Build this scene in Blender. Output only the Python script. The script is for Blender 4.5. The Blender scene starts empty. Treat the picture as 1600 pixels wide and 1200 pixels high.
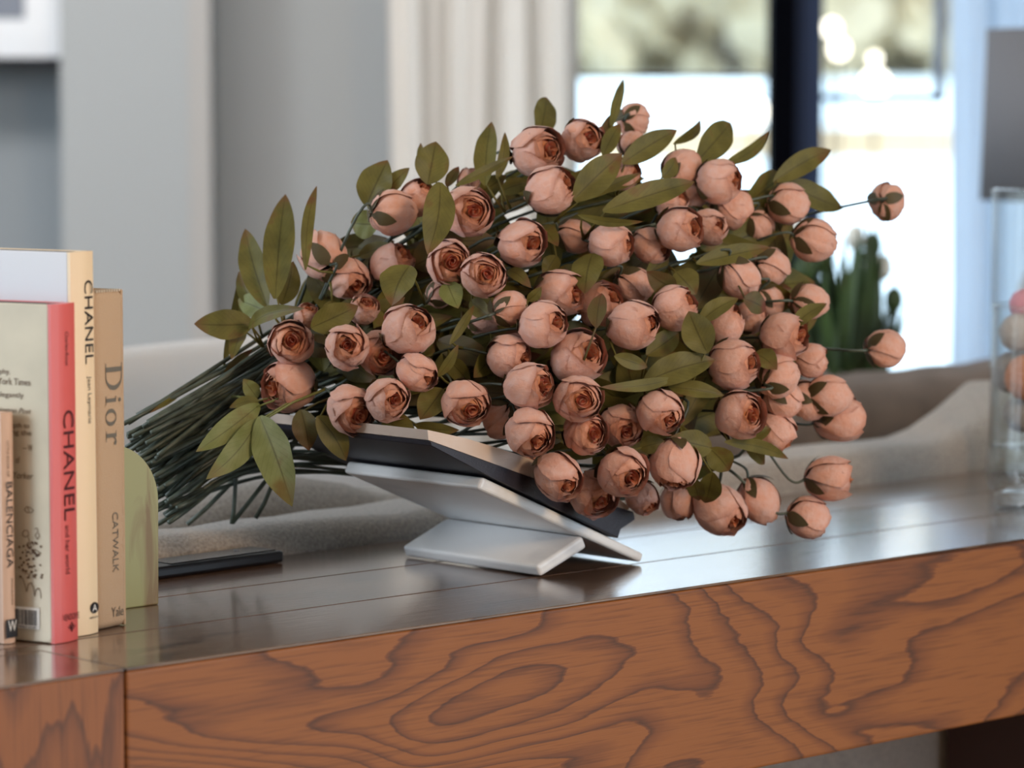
import bpy, bmesh, math, random
from mathutils import Vector, Matrix, noise
R = math.radians
rnd = random.Random(7)
scene = bpy.context.scene
COL = scene.collection

# ------------------------------------------------------------------ camera
# the table: X runs along its length, Y into its depth, Z up; front top edge of the table at Y=0
F = 5150.0; ZT = 0.76; H0 = 0.455
pitch = math.atan(437 / F); yaw = R(46.8)
FW = Vector((math.cos(pitch) * math.cos(yaw), math.cos(pitch) * math.sin(yaw), -math.sin(pitch)))
RT = Vector((math.sin(yaw), -math.cos(yaw), 0)); UP = RT.cross(FW)
HX = Vector((math.cos(yaw), math.sin(yaw), 0))
def ray(x, y): return FW + RT * ((x - 800) / F) + UP * ((600 - y) / F)
_d = ray(196, 1044)
CAM = Vector((0, 0, ZT)) - _d * (H0 / -_d.z)
def onz(x, y, z=ZT): d = ray(x, y); return CAM + d * ((z - CAM.z) / d.z)
def ony(x, y, Y): d = ray(x, y); return CAM + d * ((Y - CAM.y) / d.y)
def at(x, y, D): return CAM + ray(x, y) * D
cam_d = bpy.data.cameras.new('camera'); cam = bpy.data.objects.new('camera', cam_d); COL.objects.link(cam)
cam.matrix_world = Matrix.Translation(CAM) @ Matrix((RT, UP, -FW)).transposed().to_4x4()
cam_d.sensor_width = 36; cam_d.lens = F * 36 / 1600; cam_d.clip_end = 400; cam_d.clip_start = 0.05
cam_d.dof.use_dof = True; cam_d.dof.focus_distance = 3.05; cam_d.dof.aperture_fstop = 4.7
scene.camera = cam

# ------------------------------------------------------------------ world, lights, exposure
w = bpy.data.worlds.new('sky'); scene.world = w; w.use_nodes = True
bg = w.node_tree.nodes['Background']; bg.inputs[0].default_value = (0.70, 0.85, 1.0, 1); bg.inputs[1].default_value = 3.6
def area(name, loc, target, sx, sy, power, color):
    l = bpy.data.lights.new(name, 'AREA'); l.shape = 'RECTANGLE'; l.size = sx; l.size_y = sy; l.energy = power; l.color = color
    o = bpy.data.objects.new(name, l); COL.objects.link(o); o.location = loc
    o.rotation_euler = (Vector(target) - Vector(loc)).to_track_quat('-Z', 'Y').to_euler(); return o
area('warm_ceiling_lamp', (0.1, -3.1, 2.3), (0.5, 0.2, 0.85), 0.6, 0.6, 58, (1.0, 0.70, 0.44))
area('side_window_daylight', (-3.3, 1.9, 2.1), (0.6, 0.3, 0.9), 1.3, 1.5, 105, (0.86, 0.93, 1.0))
area('back_wall_fill', CAM + HX * 5.2 - RT * 1.2 + Vector((0, 0, 1.7)), CAM + HX * 7.4 - RT * 1.2 + Vector((0, 0, .1)), 2.4, .8, 105, (1.0, 0.95, 0.92))  # unseen fill light, added to brighten the back wall
sun_d = bpy.data.lights.new('sun', 'SUN'); sun_d.energy = 5.0; sun_d.angle = R(1.5); sun_d.color = (1, 0.95, 0.88)
sun = bpy.data.objects.new('sun', sun_d); COL.objects.link(sun)
sun.rotation_euler = (-(RT * 1.0 - HX * 0.25 + Vector((0, 0, 0.75)))).to_track_quat('-Z', 'Y').to_euler()
vs = scene.view_settings; vs.view_transform = 'Standard'; vs.look = 'None'; vs.gamma = 1; vs.use_curve_mapping = False; vs.exposure = -0.28
scene.cycles.max_bounces = 14; scene.cycles.diffuse_bounces = 4; scene.cycles.transmission_bounces = 14; scene.cycles.transparent_max_bounces = 14
scene.cycles.sample_clamp_indirect = 4; scene.cycles.caustics_reflective = False; scene.cycles.caustics_refractive = False

# ------------------------------------------------------------------ materials
def s2l(c): return tuple(((v / 255) / 12.92 if v <= 10 else (((v / 255) + 0.055) / 1.055) ** 2.4) for v in c) + (1,)
def mat(name, rgb, rough=0.6, spec=0.5, metal=0, bump=0, bscale=200, var=0, vscale=8, coat=0, sheen=0, trans=0, stretch=(1, 1, 1), rgb2=None):
    m = bpy.data.materials.new(name); m.use_nodes = True; nt = m.node_tree; n = nt.nodes; b = n['Principled BSDF']
    b.inputs['Base Color'].default_value = s2l(rgb); b.inputs['Roughness'].default_value = rough
    b.inputs['Specular IOR Level'].default_value = spec; b.inputs['Metallic'].default_value = metal
    if coat: b.inputs['Coat Weight'].default_value = coat; b.inputs['Coat Roughness'].default_value = 0.1
    if sheen: b.inputs['Sheen Weight'].default_value = sheen
    if trans: b.inputs['Transmission Weight'].default_value = trans
    tc = n.new('ShaderNodeTexCoord'); mp = n.new('ShaderNodeMapping'); mp.inputs['Scale'].default_value = stretch
    nt.links.new(tc.outputs['Object'], mp.inputs[0])
    if var or rgb2:
        nz = n.new('ShaderNodeTexNoise'); nz.inputs['Scale'].default_value = vscale; nz.inputs['Detail'].default_value = 6
        nt.links.new(mp.outputs[0], nz.inputs[0])
        cr = n.new('ShaderNodeValToRGB'); cr.color_ramp.elements[0].position = 0.35; cr.color_ramp.elements[1].position = 0.68
        c2 = rgb2 or tuple(max(0, v * (1 - var)) for v in rgb)
        cr.color_ramp.elements[0].color = s2l(rgb); cr.color_ramp.elements[1].color = s2l(c2)
        nt.links.new(nz.outputs[0], cr.inputs[0]); nt.links.new(cr.outputs[0], b.inputs['Base Color'])
    if bump:
        nb = n.new('ShaderNodeTexNoise'); nb.inputs['Scale'].default_value = bscale; nb.inputs['Detail'].default_value = 3
        nt.links.new(mp.outputs[0], nb.inputs[0])
        bp = n.new('ShaderNodeBump'); bp.inputs['Strength'].default_value = bump; bp.inputs['Distance'].default_value = 0.002
        nt.links.new(nb.outputs[0], bp.inputs['Height']); nt.links.new(bp.outputs[0], b.inputs['Normal'])
    return m

def wood(name, base, dark, mid, axis='X', bmp=.25, rough=0.45, contrast=1.0, coat=0.0, spec=0.5, scale=1.0, seed=0.0):
    """oak with cathedral figure: contour lines of a stretched noise field, plus pores"""
    m = bpy.data.materials.new(name); m.use_nodes = True; nt = m.node_tree; n = nt.nodes; L = nt.links; b = n['Principled BSDF']
    b.inputs['Roughness'].default_value = rough; b.inputs['Specular IOR Level'].default_value = spec
    b.inputs['Coat Weight'].default_value = coat; b.inputs['Coat Roughness'].default_value = 0.12
    tc = n.new('ShaderNodeTexCoord')
    def mapped(sc, off=0):
        mp = n.new('ShaderNodeMapping'); mp.inputs['Scale'].default_value = sc if axis == 'X' else (sc[2], sc[1], sc[0])
        mp.inputs['Location'].default_value = (seed + off, seed * .7, seed * 1.3); L.new(tc.outputs['Object'], mp.inputs[0]); return mp
    big = n.new('ShaderNodeTexNoise'); big.inputs['Scale'].default_value = 1.0; big.inputs['Detail'].default_value = 2.0
    big.inputs['Roughness'].default_value = .42; big.inputs['Distortion'].default_value = .25
    L.new(mapped((1.9 * scale, 5 * scale, 7.0 * scale)).outputs[0], big.inputs[0])
    fine = n.new('ShaderNodeTexNoise'); fine.inputs['Scale'].default_value = 1; fine.inputs['Detail'].default_value = 5
    L.new(mapped((10, 60, 90), 3).outputs[0], fine.inputs[0])
    mul = n.new('ShaderNodeMath'); mul.operation = 'MULTIPLY'; mul.inputs[1].default_value = 9 * contrast
    L.new(big.outputs[0], mul.inputs[0])
    add = n.new('ShaderNodeMath'); add.operation = 'MULTIPLY_ADD'; add.inputs[1].default_value = 0.5
    L.new(fine.outputs[0], add.inputs[0]); L.new(mul.outputs[0], add.inputs[2])
    fr = n.new('ShaderNodeMath'); fr.operation = 'FRACT'; L.new(add.outputs[0], fr.inputs[0])
    cr = n.new('ShaderNodeValToRGB'); e = cr.color_ramp.elements
    e[0].position = 0; e[0].color = s2l(base); e[1].position = 1; e[1].color = s2l(base)
    for p, c in ((.5, base), (.84, mid), (.94, dark), (.985, mid)):
        q = e.new(p); q.color = s2l(c)
    L.new(fr.outputs[0], cr.inputs[0])
    pore = n.new('ShaderNodeTexNoise'); pore.inputs['Scale'].default_value = 1; pore.inputs['Detail'].default_value = 4
    L.new(mapped((14, 300, 420), 5).outputs[0], pore.inputs[0])
    pr = n.new('ShaderNodeValToRGB'); pr.color_ramp.elements[0].position = .33; pr.color_ramp.elements[0].color = (.62, .58, .55, 1)
    pr.color_ramp.elements[1].position = .50; pr.color_ramp.elements[1].color = (1, 1, 1, 1)
    L.new(pore.outputs[0], pr.inputs[0])
    mx = n.new('ShaderNodeMix'); mx.data_type = 'RGBA'; mx.blend_type = 'MULTIPLY'; mx.inputs[0].default_value = .75
    L.new(cr.outputs[0], mx.inputs[6]); L.new(pr.outputs[0], mx.inputs[7])
    L.new(mx.outputs[2], b.inputs['Base Color'])
    bp = n.new('ShaderNodeBump'); bp.inputs['Strength'].default_value = bmp; bp.inputs['Distance'].default_value = .0006
    L.new(pore.outputs[0], bp.inputs['Height']); L.new(bp.outputs[0], b.inputs['Normal'])
    return m

M_face = wood('oak_front', (140, 84, 38), (84, 46, 20), (116, 66, 30), contrast=2.3, seed=2.35, scale=.75, rough=.5)
M_leg = wood('oak_leg', (138, 82, 40), (92, 52, 24), (118, 68, 34), axis='Z', contrast=1.2, seed=4.1)
M_top = [wood('oak_top_%s' % k, c, d, e_, contrast=.6, bmp=.35, rough=.165, coat=.45, spec=.6, seed=s) for k, c, d, e_, s in (
    ('a', (112, 88, 70), (70, 50, 40), (96, 74, 60), 1.0), ('b', (102, 80, 66), (64, 46, 38), (90, 68, 56), 6.0), ('c', (108, 84, 70), (66, 48, 40), (92, 72, 58), 11.0))]
M_dark = mat('dark_stained_wood', (70, 44, 38), .5)
M_marble = mat('white_marble', (240, 240, 240), .3, bump=.03, bscale=40, rgb2=(176, 180, 188), vscale=11, stretch=(1, .5, 1.4))
M_marble.node_tree.nodes['Color Ramp'].color_ramp.elements[0].position = .52
M_marble.node_tree.nodes['Color Ramp'].color_ramp.elements[1].position = .8
M_onyx = mat('green_onyx', (152, 150, 104), .4, rgb2=(126, 104, 70), vscale=9, stretch=(4, 1, 1.0))
M_onyx.node_tree.nodes['Color Ramp'].color_ramp.elements[0].position = .5; M_onyx.node_tree.nodes['Noise Texture'].inputs['Distortion'].default_value = .8
M_black = mat('black_plastic', (20, 21, 25), .28)
M_boucle = mat('grey_boucle', (180, 170, 160), .95, bump=1.0, bscale=420, var=.22, vscale=300, sheen=.3)
M_taupe = mat('taupe_linen', (128, 116, 108), .95, bump=.5, bscale=300, var=.12, vscale=20)
M_linen = mat('white_linen', (236, 232, 230), .95, bump=.4, bscale=200)
M_wall = mat('grey_blue_wall', (162, 166, 168), .85)
M_wall2 = mat('grey_wall_recess', (140, 147, 152), .85)
M_ceil = mat('ceiling_white', (225, 225, 222), .9)
M_floor = wood('floor_oak', (150, 125, 100), (110, 88, 68), (135, 110, 88), rough=.5)
M_bframe = mat('black_window_frame', (5, 6, 11), .8, spec=.02)
M_bframe2 = mat('dark_blue_window_frame', (44, 56, 82), .6, spec=.2)
M_snow = mat('pale_ground', (224, 241, 250), .9)
M_bank = mat('dry_grass_bank', (206, 182, 142), .9, var=.3, vscale=2)
M_warmlit = mat('painted_warm_light', (168, 166, 164), .85)  # strip colour stands in for warm light on the chimney side
M_shade = mat('grey_lamp_shade', (112, 113, 118), .9, bump=.2)
M_whitep = mat('white_paint', (225, 228, 232), .6)
M_print = mat('grey_print', (120, 126, 138), .7)

def cloth_mat(name, rgb, transl):
    m = mat(name, rgb, .9); nt = m.node_tree; n = nt.nodes; b = n['Principled BSDF']
    t = n.new('ShaderNodeBsdfTranslucent'); t.inputs[0].default_value = s2l(rgb)
    mx = n.new('ShaderNodeMixShader'); mx.inputs[0].default_value = transl
    nt.links.new(b.outputs[0], mx.inputs[1]); nt.links.new(t.outputs[0], mx.inputs[2]); nt.links.new(mx.outputs[0], n['Material Output'].inputs[0]); return m
M_curtain = cloth_mat('white_curtain', (236, 233, 228), .35)
M_sheer = cloth_mat('pale_blue_sheer', (222, 232, 242), .6)

def glass_mat(name, thin):
    m = bpy.data.materials.new(name); m.use_nodes = True; nt = m.node_tree; n = nt.nodes; n.remove(n['Principled BSDF'])
    gl = n.new('ShaderNodeBsdfGlossy'); gl.inputs['Roughness'].default_value = .02
    tr = n.new('ShaderNodeBsdfTransparent'); tr.inputs[0].default_value = (.97, .98, .98, 1)
    fz = n.new('ShaderNodeFresnel'); fz.inputs[0].default_value = 1.45
    mx = n.new('ShaderNodeMixShader')
    if thin:   # Schlick reflectance, the same from both sides of a thin sheet
        lw = n.new('ShaderNodeLayerWeight'); lw.inputs[0].default_value = .5
        pw = n.new('ShaderNodeMath'); pw.operation = 'POWER'; pw.inputs[1].default_value = 5; nt.links.new(lw.outputs['Facing'], pw.inputs[0])
        ml = n.new('ShaderNodeMath'); ml.operation = 'MULTIPLY_ADD'; ml.inputs[1].default_value = .9; ml.inputs[2].default_value = .04; nt.links.new(pw.outputs[0], ml.inputs[0])
        nt.links.new(ml.outputs[0], mx.inputs[0]); nt.links.new(tr.outputs[0], mx.inputs[1])
    else:
        g = n.new('ShaderNodeBsdfRefraction'); g.inputs['IOR'].default_value = 1.45; g.inputs['Roughness'].default_value = 0
        g.inputs['Color'].default_value = (.97, .98, .99, 1)
        nt.links.new(fz.outputs[0], mx.inputs[0]); nt.links.new(g.outputs[0], mx.inputs[1])
    nt.links.new(gl.outputs[0], mx.inputs[2]); nt.links.new(mx.outputs[0], n['Material Output'].inputs[0]); return m
M_pane = glass_mat('window_glass', True); M_glass = glass_mat('jar_glass', False)

def petal_mat():
    m = bpy.data.materials.new('peony_petal'); m.use_nodes = True; nt = m.node_tree; n = nt.nodes; L = nt.links; b = n['Principled BSDF']
    b.inputs['Roughness'].default_value = .75; b.inputs['Sheen Weight'].default_value = .15; b.inputs['Specular IOR Level'].default_value = .25
    a = n.new('ShaderNodeAttribute'); a.attribute_name = 'petal'     # x: inner-ness, y: rim
    sp = n.new('ShaderNodeSeparateXYZ'); L.new(a.outputs['Vector'], sp.inputs[0])
    cr = n.new('ShaderNodeValToRGB'); e = cr.color_ramp.elements
    e[0].position = 0; e[0].color = s2l((210, 172, 162)); e[1].position = 1; e[1].color = s2l((132, 54, 40))
    for p, c in ((.3, (212, 158, 134)), (.62, (208, 144, 102)), (.84, (184, 100, 68))): q = e.new(p); q.color = s2l(c)
    L.new(sp.outputs[0], cr.inputs[0])
    oi = n.new('ShaderNodeObjectInfo')
    tc = n.new('ShaderNodeTexCoord'); nz = n.new('ShaderNodeTexNoise'); nz.inputs['Scale'].default_value = 2.2; nz.inputs['Detail'].default_value = 5
    L.new(tc.outputs['Object'], nz.inputs[0])
    r2 = n.new('ShaderNodeValToRGB'); r2.color_ramp.elements[0].position = .35; r2.color_ramp.elements[0].color = s2l((255, 232, 214)); r2.color_ramp.elements[1].position = .7; r2.color_ramp.elements[1].color = (1, 1, 1, 1)
    L.new(nz.outputs[0], r2.inputs[0])
    mx = n.new('ShaderNodeMix'); mx.data_type = 'RGBA'; mx.blend_type = 'MULTIPLY'; mx.inputs[0].default_value = .9
    L.new(cr.outputs[0], mx.inputs[6]); L.new(r2.outputs[0], mx.inputs[7])
    rim = n.new('ShaderNodeMix'); rim.data_type = 'RGBA'; rim.inputs[7].default_value = s2l((150, 84, 62))
    L.new(mx.outputs[2], rim.inputs[6]); L.new(sp.outputs[1], rim.inputs[0])
    L.new(rim.outputs[2], b.inputs['Base Color'])
    wv = n.new('ShaderNodeTexNoise'); wv.inputs['Scale'].default_value = 4.5; wv.inputs['Detail'].default_value = 4
    L.new(tc.outputs['Object'], wv.inputs[0])
    bp = n.new('ShaderNodeBump'); bp.inputs['Strength'].default_value = .6; bp.inputs['Distance'].default_value = .002
    L.new(wv.outputs[0], bp.inputs['Height']); L.new(bp.outputs[0], b.inputs['Normal']); return m
M_petal = petal_mat()
def leaf_mat(name, g1, g2, br, amt=.62):
    m = bpy.data.materials.new(name); m.use_nodes = True; nt = m.node_tree; n = nt.nodes; L = nt.links; b = n['Principled BSDF']
    b.inputs['Roughness'].default_value = .5; b.inputs['Specular IOR Level'].default_value = .3
    tc = n.new('ShaderNodeTexCoord'); nz = n.new('ShaderNodeTexNoise'); nz.inputs['Scale'].default_value = 38; nz.inputs['Detail'].default_value = 6
    L.new(tc.outputs['Object'], nz.inputs[0])
    cr = n.new('ShaderNodeValToRGB'); e = cr.color_ramp.elements; e[0].position = .3; e[0].color = s2l(g1); e[1].position = .8; e[1].color = s2l(br)
    q = e.new(.6); q.color = s2l(g2); L.new(nz.outputs[0], cr.inputs[0])
    a = n.new('ShaderNodeAttribute'); a.attribute_name = 'leafuv'; sp = n.new('ShaderNodeSeparateXYZ'); L.new(a.outputs['Vector'], sp.inputs[0])
    # side veins: stripes slanting off the midrib
    ab = n.new('ShaderNodeMath'); ab.operation = 'ABSOLUTE'; L.new(sp.outputs[0], ab.inputs[0])
    ma = n.new('ShaderNodeMath'); ma.operation = 'MULTIPLY_ADD'; ma.inputs[1].default_value = -.28; L.new(ab.outputs[0], ma.inputs[0]); L.new(sp.outputs[1], ma.inputs[2])
    m9 = n.new('ShaderNodeMath'); m9.operation = 'MULTIPLY'; m9.inputs[1].default_value = 11; L.new(ma.outputs[0], m9.inputs[0])
    fr = n.new('ShaderNodeMath'); fr.operation = 'FRACT'; L.new(m9.outputs[0], fr.inputs[0])
    vr = n.new('ShaderNodeValToRGB'); vr.color_ramp.elements[0].position = 0; vr.color_ramp.elements[0].color = (.55, .55, .5, 1); vr.color_ramp.elements[1].position = .16; vr.color_ramp.elements[1].color = (1, 1, 1, 1)
    L.new(fr.outputs[0], vr.inputs[0])
    mr = n.new('ShaderNodeValToRGB'); mr.color_ramp.elements[0].position = .02; mr.color_ramp.elements[0].color = (.45, .42, .35, 1); mr.color_ramp.elements[1].position = .07; mr.color_ramp.elements[1].color = (1, 1, 1, 1)
    L.new(ab.outputs[0], mr.inputs[0])
    x1 = n.new('ShaderNodeMix'); x1.data_type = 'RGBA'; x1.blend_type = 'MULTIPLY'; x1.inputs[0].default_value = .45; L.new(cr.outputs[0], x1.inputs[6]); L.new(vr.outputs[0], x1.inputs[7])
    x2 = n.new('ShaderNodeMix'); x2.data_type = 'RGBA'; x2.blend_type = 'MULTIPLY'; x2.inputs[0].default_value = .8; L.new(x1.outputs[2], x2.inputs[6]); L.new(mr.outputs[0], x2.inputs[7])
    # tips and edges gone brown in places
    tr_ = n.new('ShaderNodeMath'); tr_.operation = 'MULTIPLY_ADD'; tr_.inputs[1].default_value = 1.1; L.new(nz.outputs[0], tr_.inputs[0]); L.new(sp.outputs[1], tr_.inputs[2])
    tp = n.new('ShaderNodeValToRGB'); tp.color_ramp.elements[0].position = 1.0; tp.color_ramp.elements[1].position = 1.0
    dv_ = n.new('ShaderNodeMath'); dv_.operation = 'MULTIPLY'; dv_.inputs[1].default_value = .62; L.new(tr_.outputs[0], dv_.inputs[0]); L.new(dv_.outputs[0], tp.inputs[0])
    tp.color_ramp.elements[0].position = .80; tp.color_ramp.elements[0].color = (0, 0, 0, 1); tp.color_ramp.elements[1].position = .95; tp.color_ramp.elements[1].color = (.8, .8, .8, 1)
    x3 = n.new('ShaderNodeMix'); x3.data_type = 'RGBA'; x3.inputs[7].default_value = s2l(br); L.new(tp.outputs[0], x3.inputs[0]); L.new(x2.outputs[2], x3.inputs[6]); x2 = x3
    L.new(x2.outputs[2], b.inputs['Base Color'])
    t = n.new('ShaderNodeBsdfTranslucent'); L.new(x2.outputs[2], t.inputs[0])
    mx = n.new('ShaderNodeMixShader'); mx.inputs[0].default_value = .18; L.new(b.outputs[0], mx.inputs[1]); L.new(t.outputs[0], mx.inputs[2]); L.new(mx.outputs[0], n['Material Output'].inputs[0])
    return m
M_leaf = leaf_mat('olive_leaf', (86, 80, 36), (110, 102, 48), (108, 72, 44))
M_leafb = leaf_mat('brown_leaf', (96, 70, 42), (88, 82, 44), (110, 56, 42))
M_leafg = leaf_mat('green_leaf', (110, 114, 58), (134, 136, 84), (118, 96, 52))
M_stem = mat('stem_green', (82, 92, 80), .45, var=.35, vscale=60)
M_sepal = mat('sepal_green', (78, 76, 34), .6, rgb2=(70, 40, 32), vscale=60)

# ------------------------------------------------------------------ mesh helpers
def link(name, me, m, parent=None, loc=None):
    o = bpy.data.objects.new(name, me); COL.objects.link(o)
    if m is not None and me is not None and len(me.materials) == 0: me.materials.append(m)
    if parent: o.parent = parent
    if loc is not None: o.location = loc
    return o
def tag(o, label, cat, group=None):
    o['label'] = label; o['category'] = cat
    if group: o['group'] = group
    return o
def struct(o): o['kind'] = 'structure'; return o
def thing(name, label, cat, loc=(0, 0, 0), rz=0, group=None):
    o = bpy.data.objects.new(name, None); COL.objects.link(o); o.location = loc; o.rotation_euler = (0, 0, rz); o.empty_display_size = .05
    return tag(o, label, cat, group)
def mesh(name, vs_, fs, smooth=True):
    me = bpy.data.meshes.new(name); me.from_pydata([tuple(v) for v in vs_], [], fs); me.update()
    if smooth: me.polygons.foreach_set('use_smooth', [True] * len(me.polygons))
    return me
def from_bm(name, bm, smooth=False):
    bmesh.ops.recalc_face_normals(bm, faces=bm.faces)
    me = bpy.data.meshes.new(name); bm.to_mesh(me); bm.free()
    if smooth: me.polygons.foreach_set('use_smooth', [True] * len(me.polygons))
    return me
def box_bm(bm, lo, hi, bev=0, seg=2, fn=None):
    vs_ = [bm.verts.new((x, y, z)) for x in (lo[0], hi[0]) for y in (lo[1], hi[1]) for z in (lo[2], hi[2])]
    idx = [(0, 1, 3, 2), (4, 6, 7, 5), (0, 4, 5, 1), (2, 3, 7, 6), (0, 2, 6, 4), (1, 5, 7, 3)]
    fs = [bm.faces.new([vs_[i] for i in f]) for f in idx]
    if bev:
        es = list({e for f in fs for e in f.edges})
        bmesh.ops.bevel(bm, geom=es, offset=bev, segments=seg, affect='EDGES', profile=.5)
    if fn:
        for v in bm.verts: v.co = fn(v.co)
def box(name, lo, hi, m, parent=None, bev=0, seg=2, fn=None, smooth=False):
    bm = bmesh.new(); box_bm(bm, lo, hi, bev, seg, fn); return link(name, from_bm(name, bm, smooth), m, parent)
def prism(name, prof, y0, y1, m, parent=None, bev=0, seg=3, smooth=False):
    """profile in XZ extruded along Y"""
    bm = bmesh.new(); a = [bm.verts.new((p[0], y0, p[1])) for p in prof]; b = [bm.verts.new((p[0], y1, p[1])) for p in prof]
    n = len(prof); bm.faces.new(a); bm.faces.new(b[::-1])
    for i in range(n): bm.faces.new((a[i], b[i], b[(i + 1) % n], a[(i + 1) % n]))
    if bev: bmesh.ops.bevel(bm, geom=list(bm.edges), offset=bev, segments=seg, affect='EDGES', profile=.5)
    return link(name, from_bm(name, bm, smooth), m, parent)
def lathe(name, prof, m, parent=None, loc=None, n=40):
    vs_ = []; fs = []
    for r, z in prof:
        for k in range(n): a = 2 * math.pi * k / n; vs_.append((r * math.cos(a), r * math.sin(a), z))
    for i in range(len(prof) - 1):
        for k in range(n): fs.append((i * n + k, i * n + (k + 1) % n, (i + 1) * n + (k + 1) % n, (i + 1) * n + k))
    fs.append(tuple(range(n))[::-1]); fs.append(tuple(range((len(prof) - 1) * n, len(prof) * n)))
    return link(name, mesh(name, vs_, fs), m, parent, loc)
def tube_geo(pts, rad, n=6):
    vs_ = []; fs = []; K = len(pts); prev = None
    for i, p in enumerate(pts):
        t = (pts[min(i + 1, K - 1)] - pts[max(i - 1, 0)]).normalized()
        a = (prev - t * prev.dot(t)).normalized() if prev else t.orthogonal().normalized()
        prev = a; b = t.cross(a); r = rad[i] if isinstance(rad, (list, tuple)) else rad
        for k in range(n): an = 2 * math.pi * k / n; vs_.append(p + a * (r * math.cos(an)) + b * (r * math.sin(an)))
    for i in range(K - 1):
        for k in range(n): fs.append((i * n + k, i * n + (k + 1) % n, (i + 1) * n + (k + 1) % n, (i + 1) * n + k))
    fs.append(tuple(range(n))[::-1]); fs.append(tuple(range((K - 1) * n, K * n))); return vs_, fs
def catmull(P, seg=8):
    out = []; Q = [P[0] * 2 - P[1]] + P + [P[-1] * 2 - P[-2]]
    for i in range(1, len(Q) - 2):
        for s in range(seg):
            t = s / seg; a, b, c, d = Q[i - 1], Q[i], Q[i + 1], Q[i + 2]
            out.append(.5 * ((2 * b) + (c - a) * t + (2 * a - 5 * b + 4 * c - d) * t * t + (3 * b - a - 3 * c + d) * t ** 3))
    out.append(P[-1]); return out

# ------------------------------------------------------------------ the room far behind (frame: u right, w ahead of the camera, z)
C0 = Vector((CAM.x, CAM.y, 0)); FH = math.hypot(F, 437)
def fb(u, w_, z): return C0 + RT * u + HX * w_ + Vector((0, 0, z))
def U(px, w_): return (px - 800) / FH * w_
def Zp(py, w_): return CAM.z - w_ * (py - 163) / FH
def fbox(name, px0, px1, z0, z1, w0, w1, m, parent=None, bev=0, uu=False):
    u0, u1 = (px0, px1) if uu else (U(px0, w0), U(px1, w0))
    return box(name, (u0, w0, z0), (u1, w1, z1), m, parent, bev, fn=lambda c: fb(c.x, c.y, c.z))
W = 7.6; CEIL = 3.0
struct(box('floor', (-5, -4, -.05), (4.2, W + .2, 0), M_floor, fn=lambda c: fb(c.x, c.y, c.z)))
struct(box('wall_rear_added', (-5, -3.6, 0), (4.2, -3.5, CEIL), M_wall, fn=lambda c: fb(c.x, c.y, c.z)))  # the room's unseen rear wall, added to cut ambient light from behind
struct(box('ceiling', (-5, -3.6, CEIL), (4.2, W + .4, CEIL + .1), M_ceil, fn=lambda c: fb(c.x, c.y, c.z)))
uL, uA, uB, uC = U(118, W), U(340, W), U(905, W), U(1500, W)
struct(box('wall_back', (uA, W, 0), (uB, W + .15, CEIL), M_wall, fn=lambda c: fb(c.x, c.y, c.z)))
struct(box('wall_chimney', (uL, W - .25, 0), (uA, W + .15, CEIL), M_wall, fn=lambda c: fb(c.x, c.y, c.z)))
struct(box('wall_alcove', (-5, W + .05, 0), (uL, W + .2, CEIL), M_wall2, fn=lambda c: fb(c.x, c.y, c.z)))
struct(box('warm_light_strip_1', (U(312, W) , W - .262, 0), (U(345, W), W - .25, CEIL), M_warmlit, fn=lambda c: fb(c.x, c.y, c.z)))  # thin strip that paints the warm-lit side of the chimney breast
struct(box('wall_right', (4.0, 3.0, 0), (4.1, W + .2, CEIL), M_wall, fn=lambda c: fb(c.x, c.y, c.z)))
struct(box('wall_window_side', (U(1700, W), W, 0), (4.0, W + .15, CEIL), M_wall, fn=lambda c: fb(c.x, c.y, c.z)))
for nm_, a_ in (('wall_left', ((-5.1, -3.6, 2.5), (-5, W + .2, CEIL))), ('wall_left_pier', ((-5.1, -3.6, 0), (-5, -2.6, 2.5))), ('wall_left_pier', ((-5.1, 2.2, 0), (-5, 2.6, 2.5))), ('wall_left_pier', ((-5.1, 6.6, 0), (-5, W + .2, 2.5)))):
    struct(box(nm_, a_[0], a_[1], M_wall, fn=lambda c: fb(c.x, c.y, c.z)))
struct(box('ground_yard', (-60, -30, -.2), (60, 70, -.12), mat('pale_yard', (196, 204, 200), .95), fn=lambda c: fb(c.x, c.y, c.z)))
# window: black frame with glass
win = bpy.data.objects.new('window_1', None); COL.objects.link(win); struct(win)
u0, u1 = U(905, W), U(1700, W)
fbox('frame_post', 1203, 1243, 0, CEIL, W - .03, W + .08, M_bframe, win)
fbox('frame_post', 1243, 1286, 0, CEIL, W + .01, W + .07, M_bframe2, win)
fbox('frame_post', 1462, 1476, Zp(160, W), CEIL, W + .02, W + .06, M_print, win)
fbox('frame_rail', 1286, 1476, Zp(158, W), Zp(147, W), W + .02, W + .05, M_bframe2, win)
fbox('frame_rail', 905, 1203, Zp(122, W), Zp(116, W), W + .02, W + .05, M_print, win)
fbox('pane', 905, 1203, 0, CEIL, W + .035, W + .041, M_pane, win)
fbox('pane', 1286, 1700, 0, CEIL, W + .035, W + .041, M_pane, win)
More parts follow.
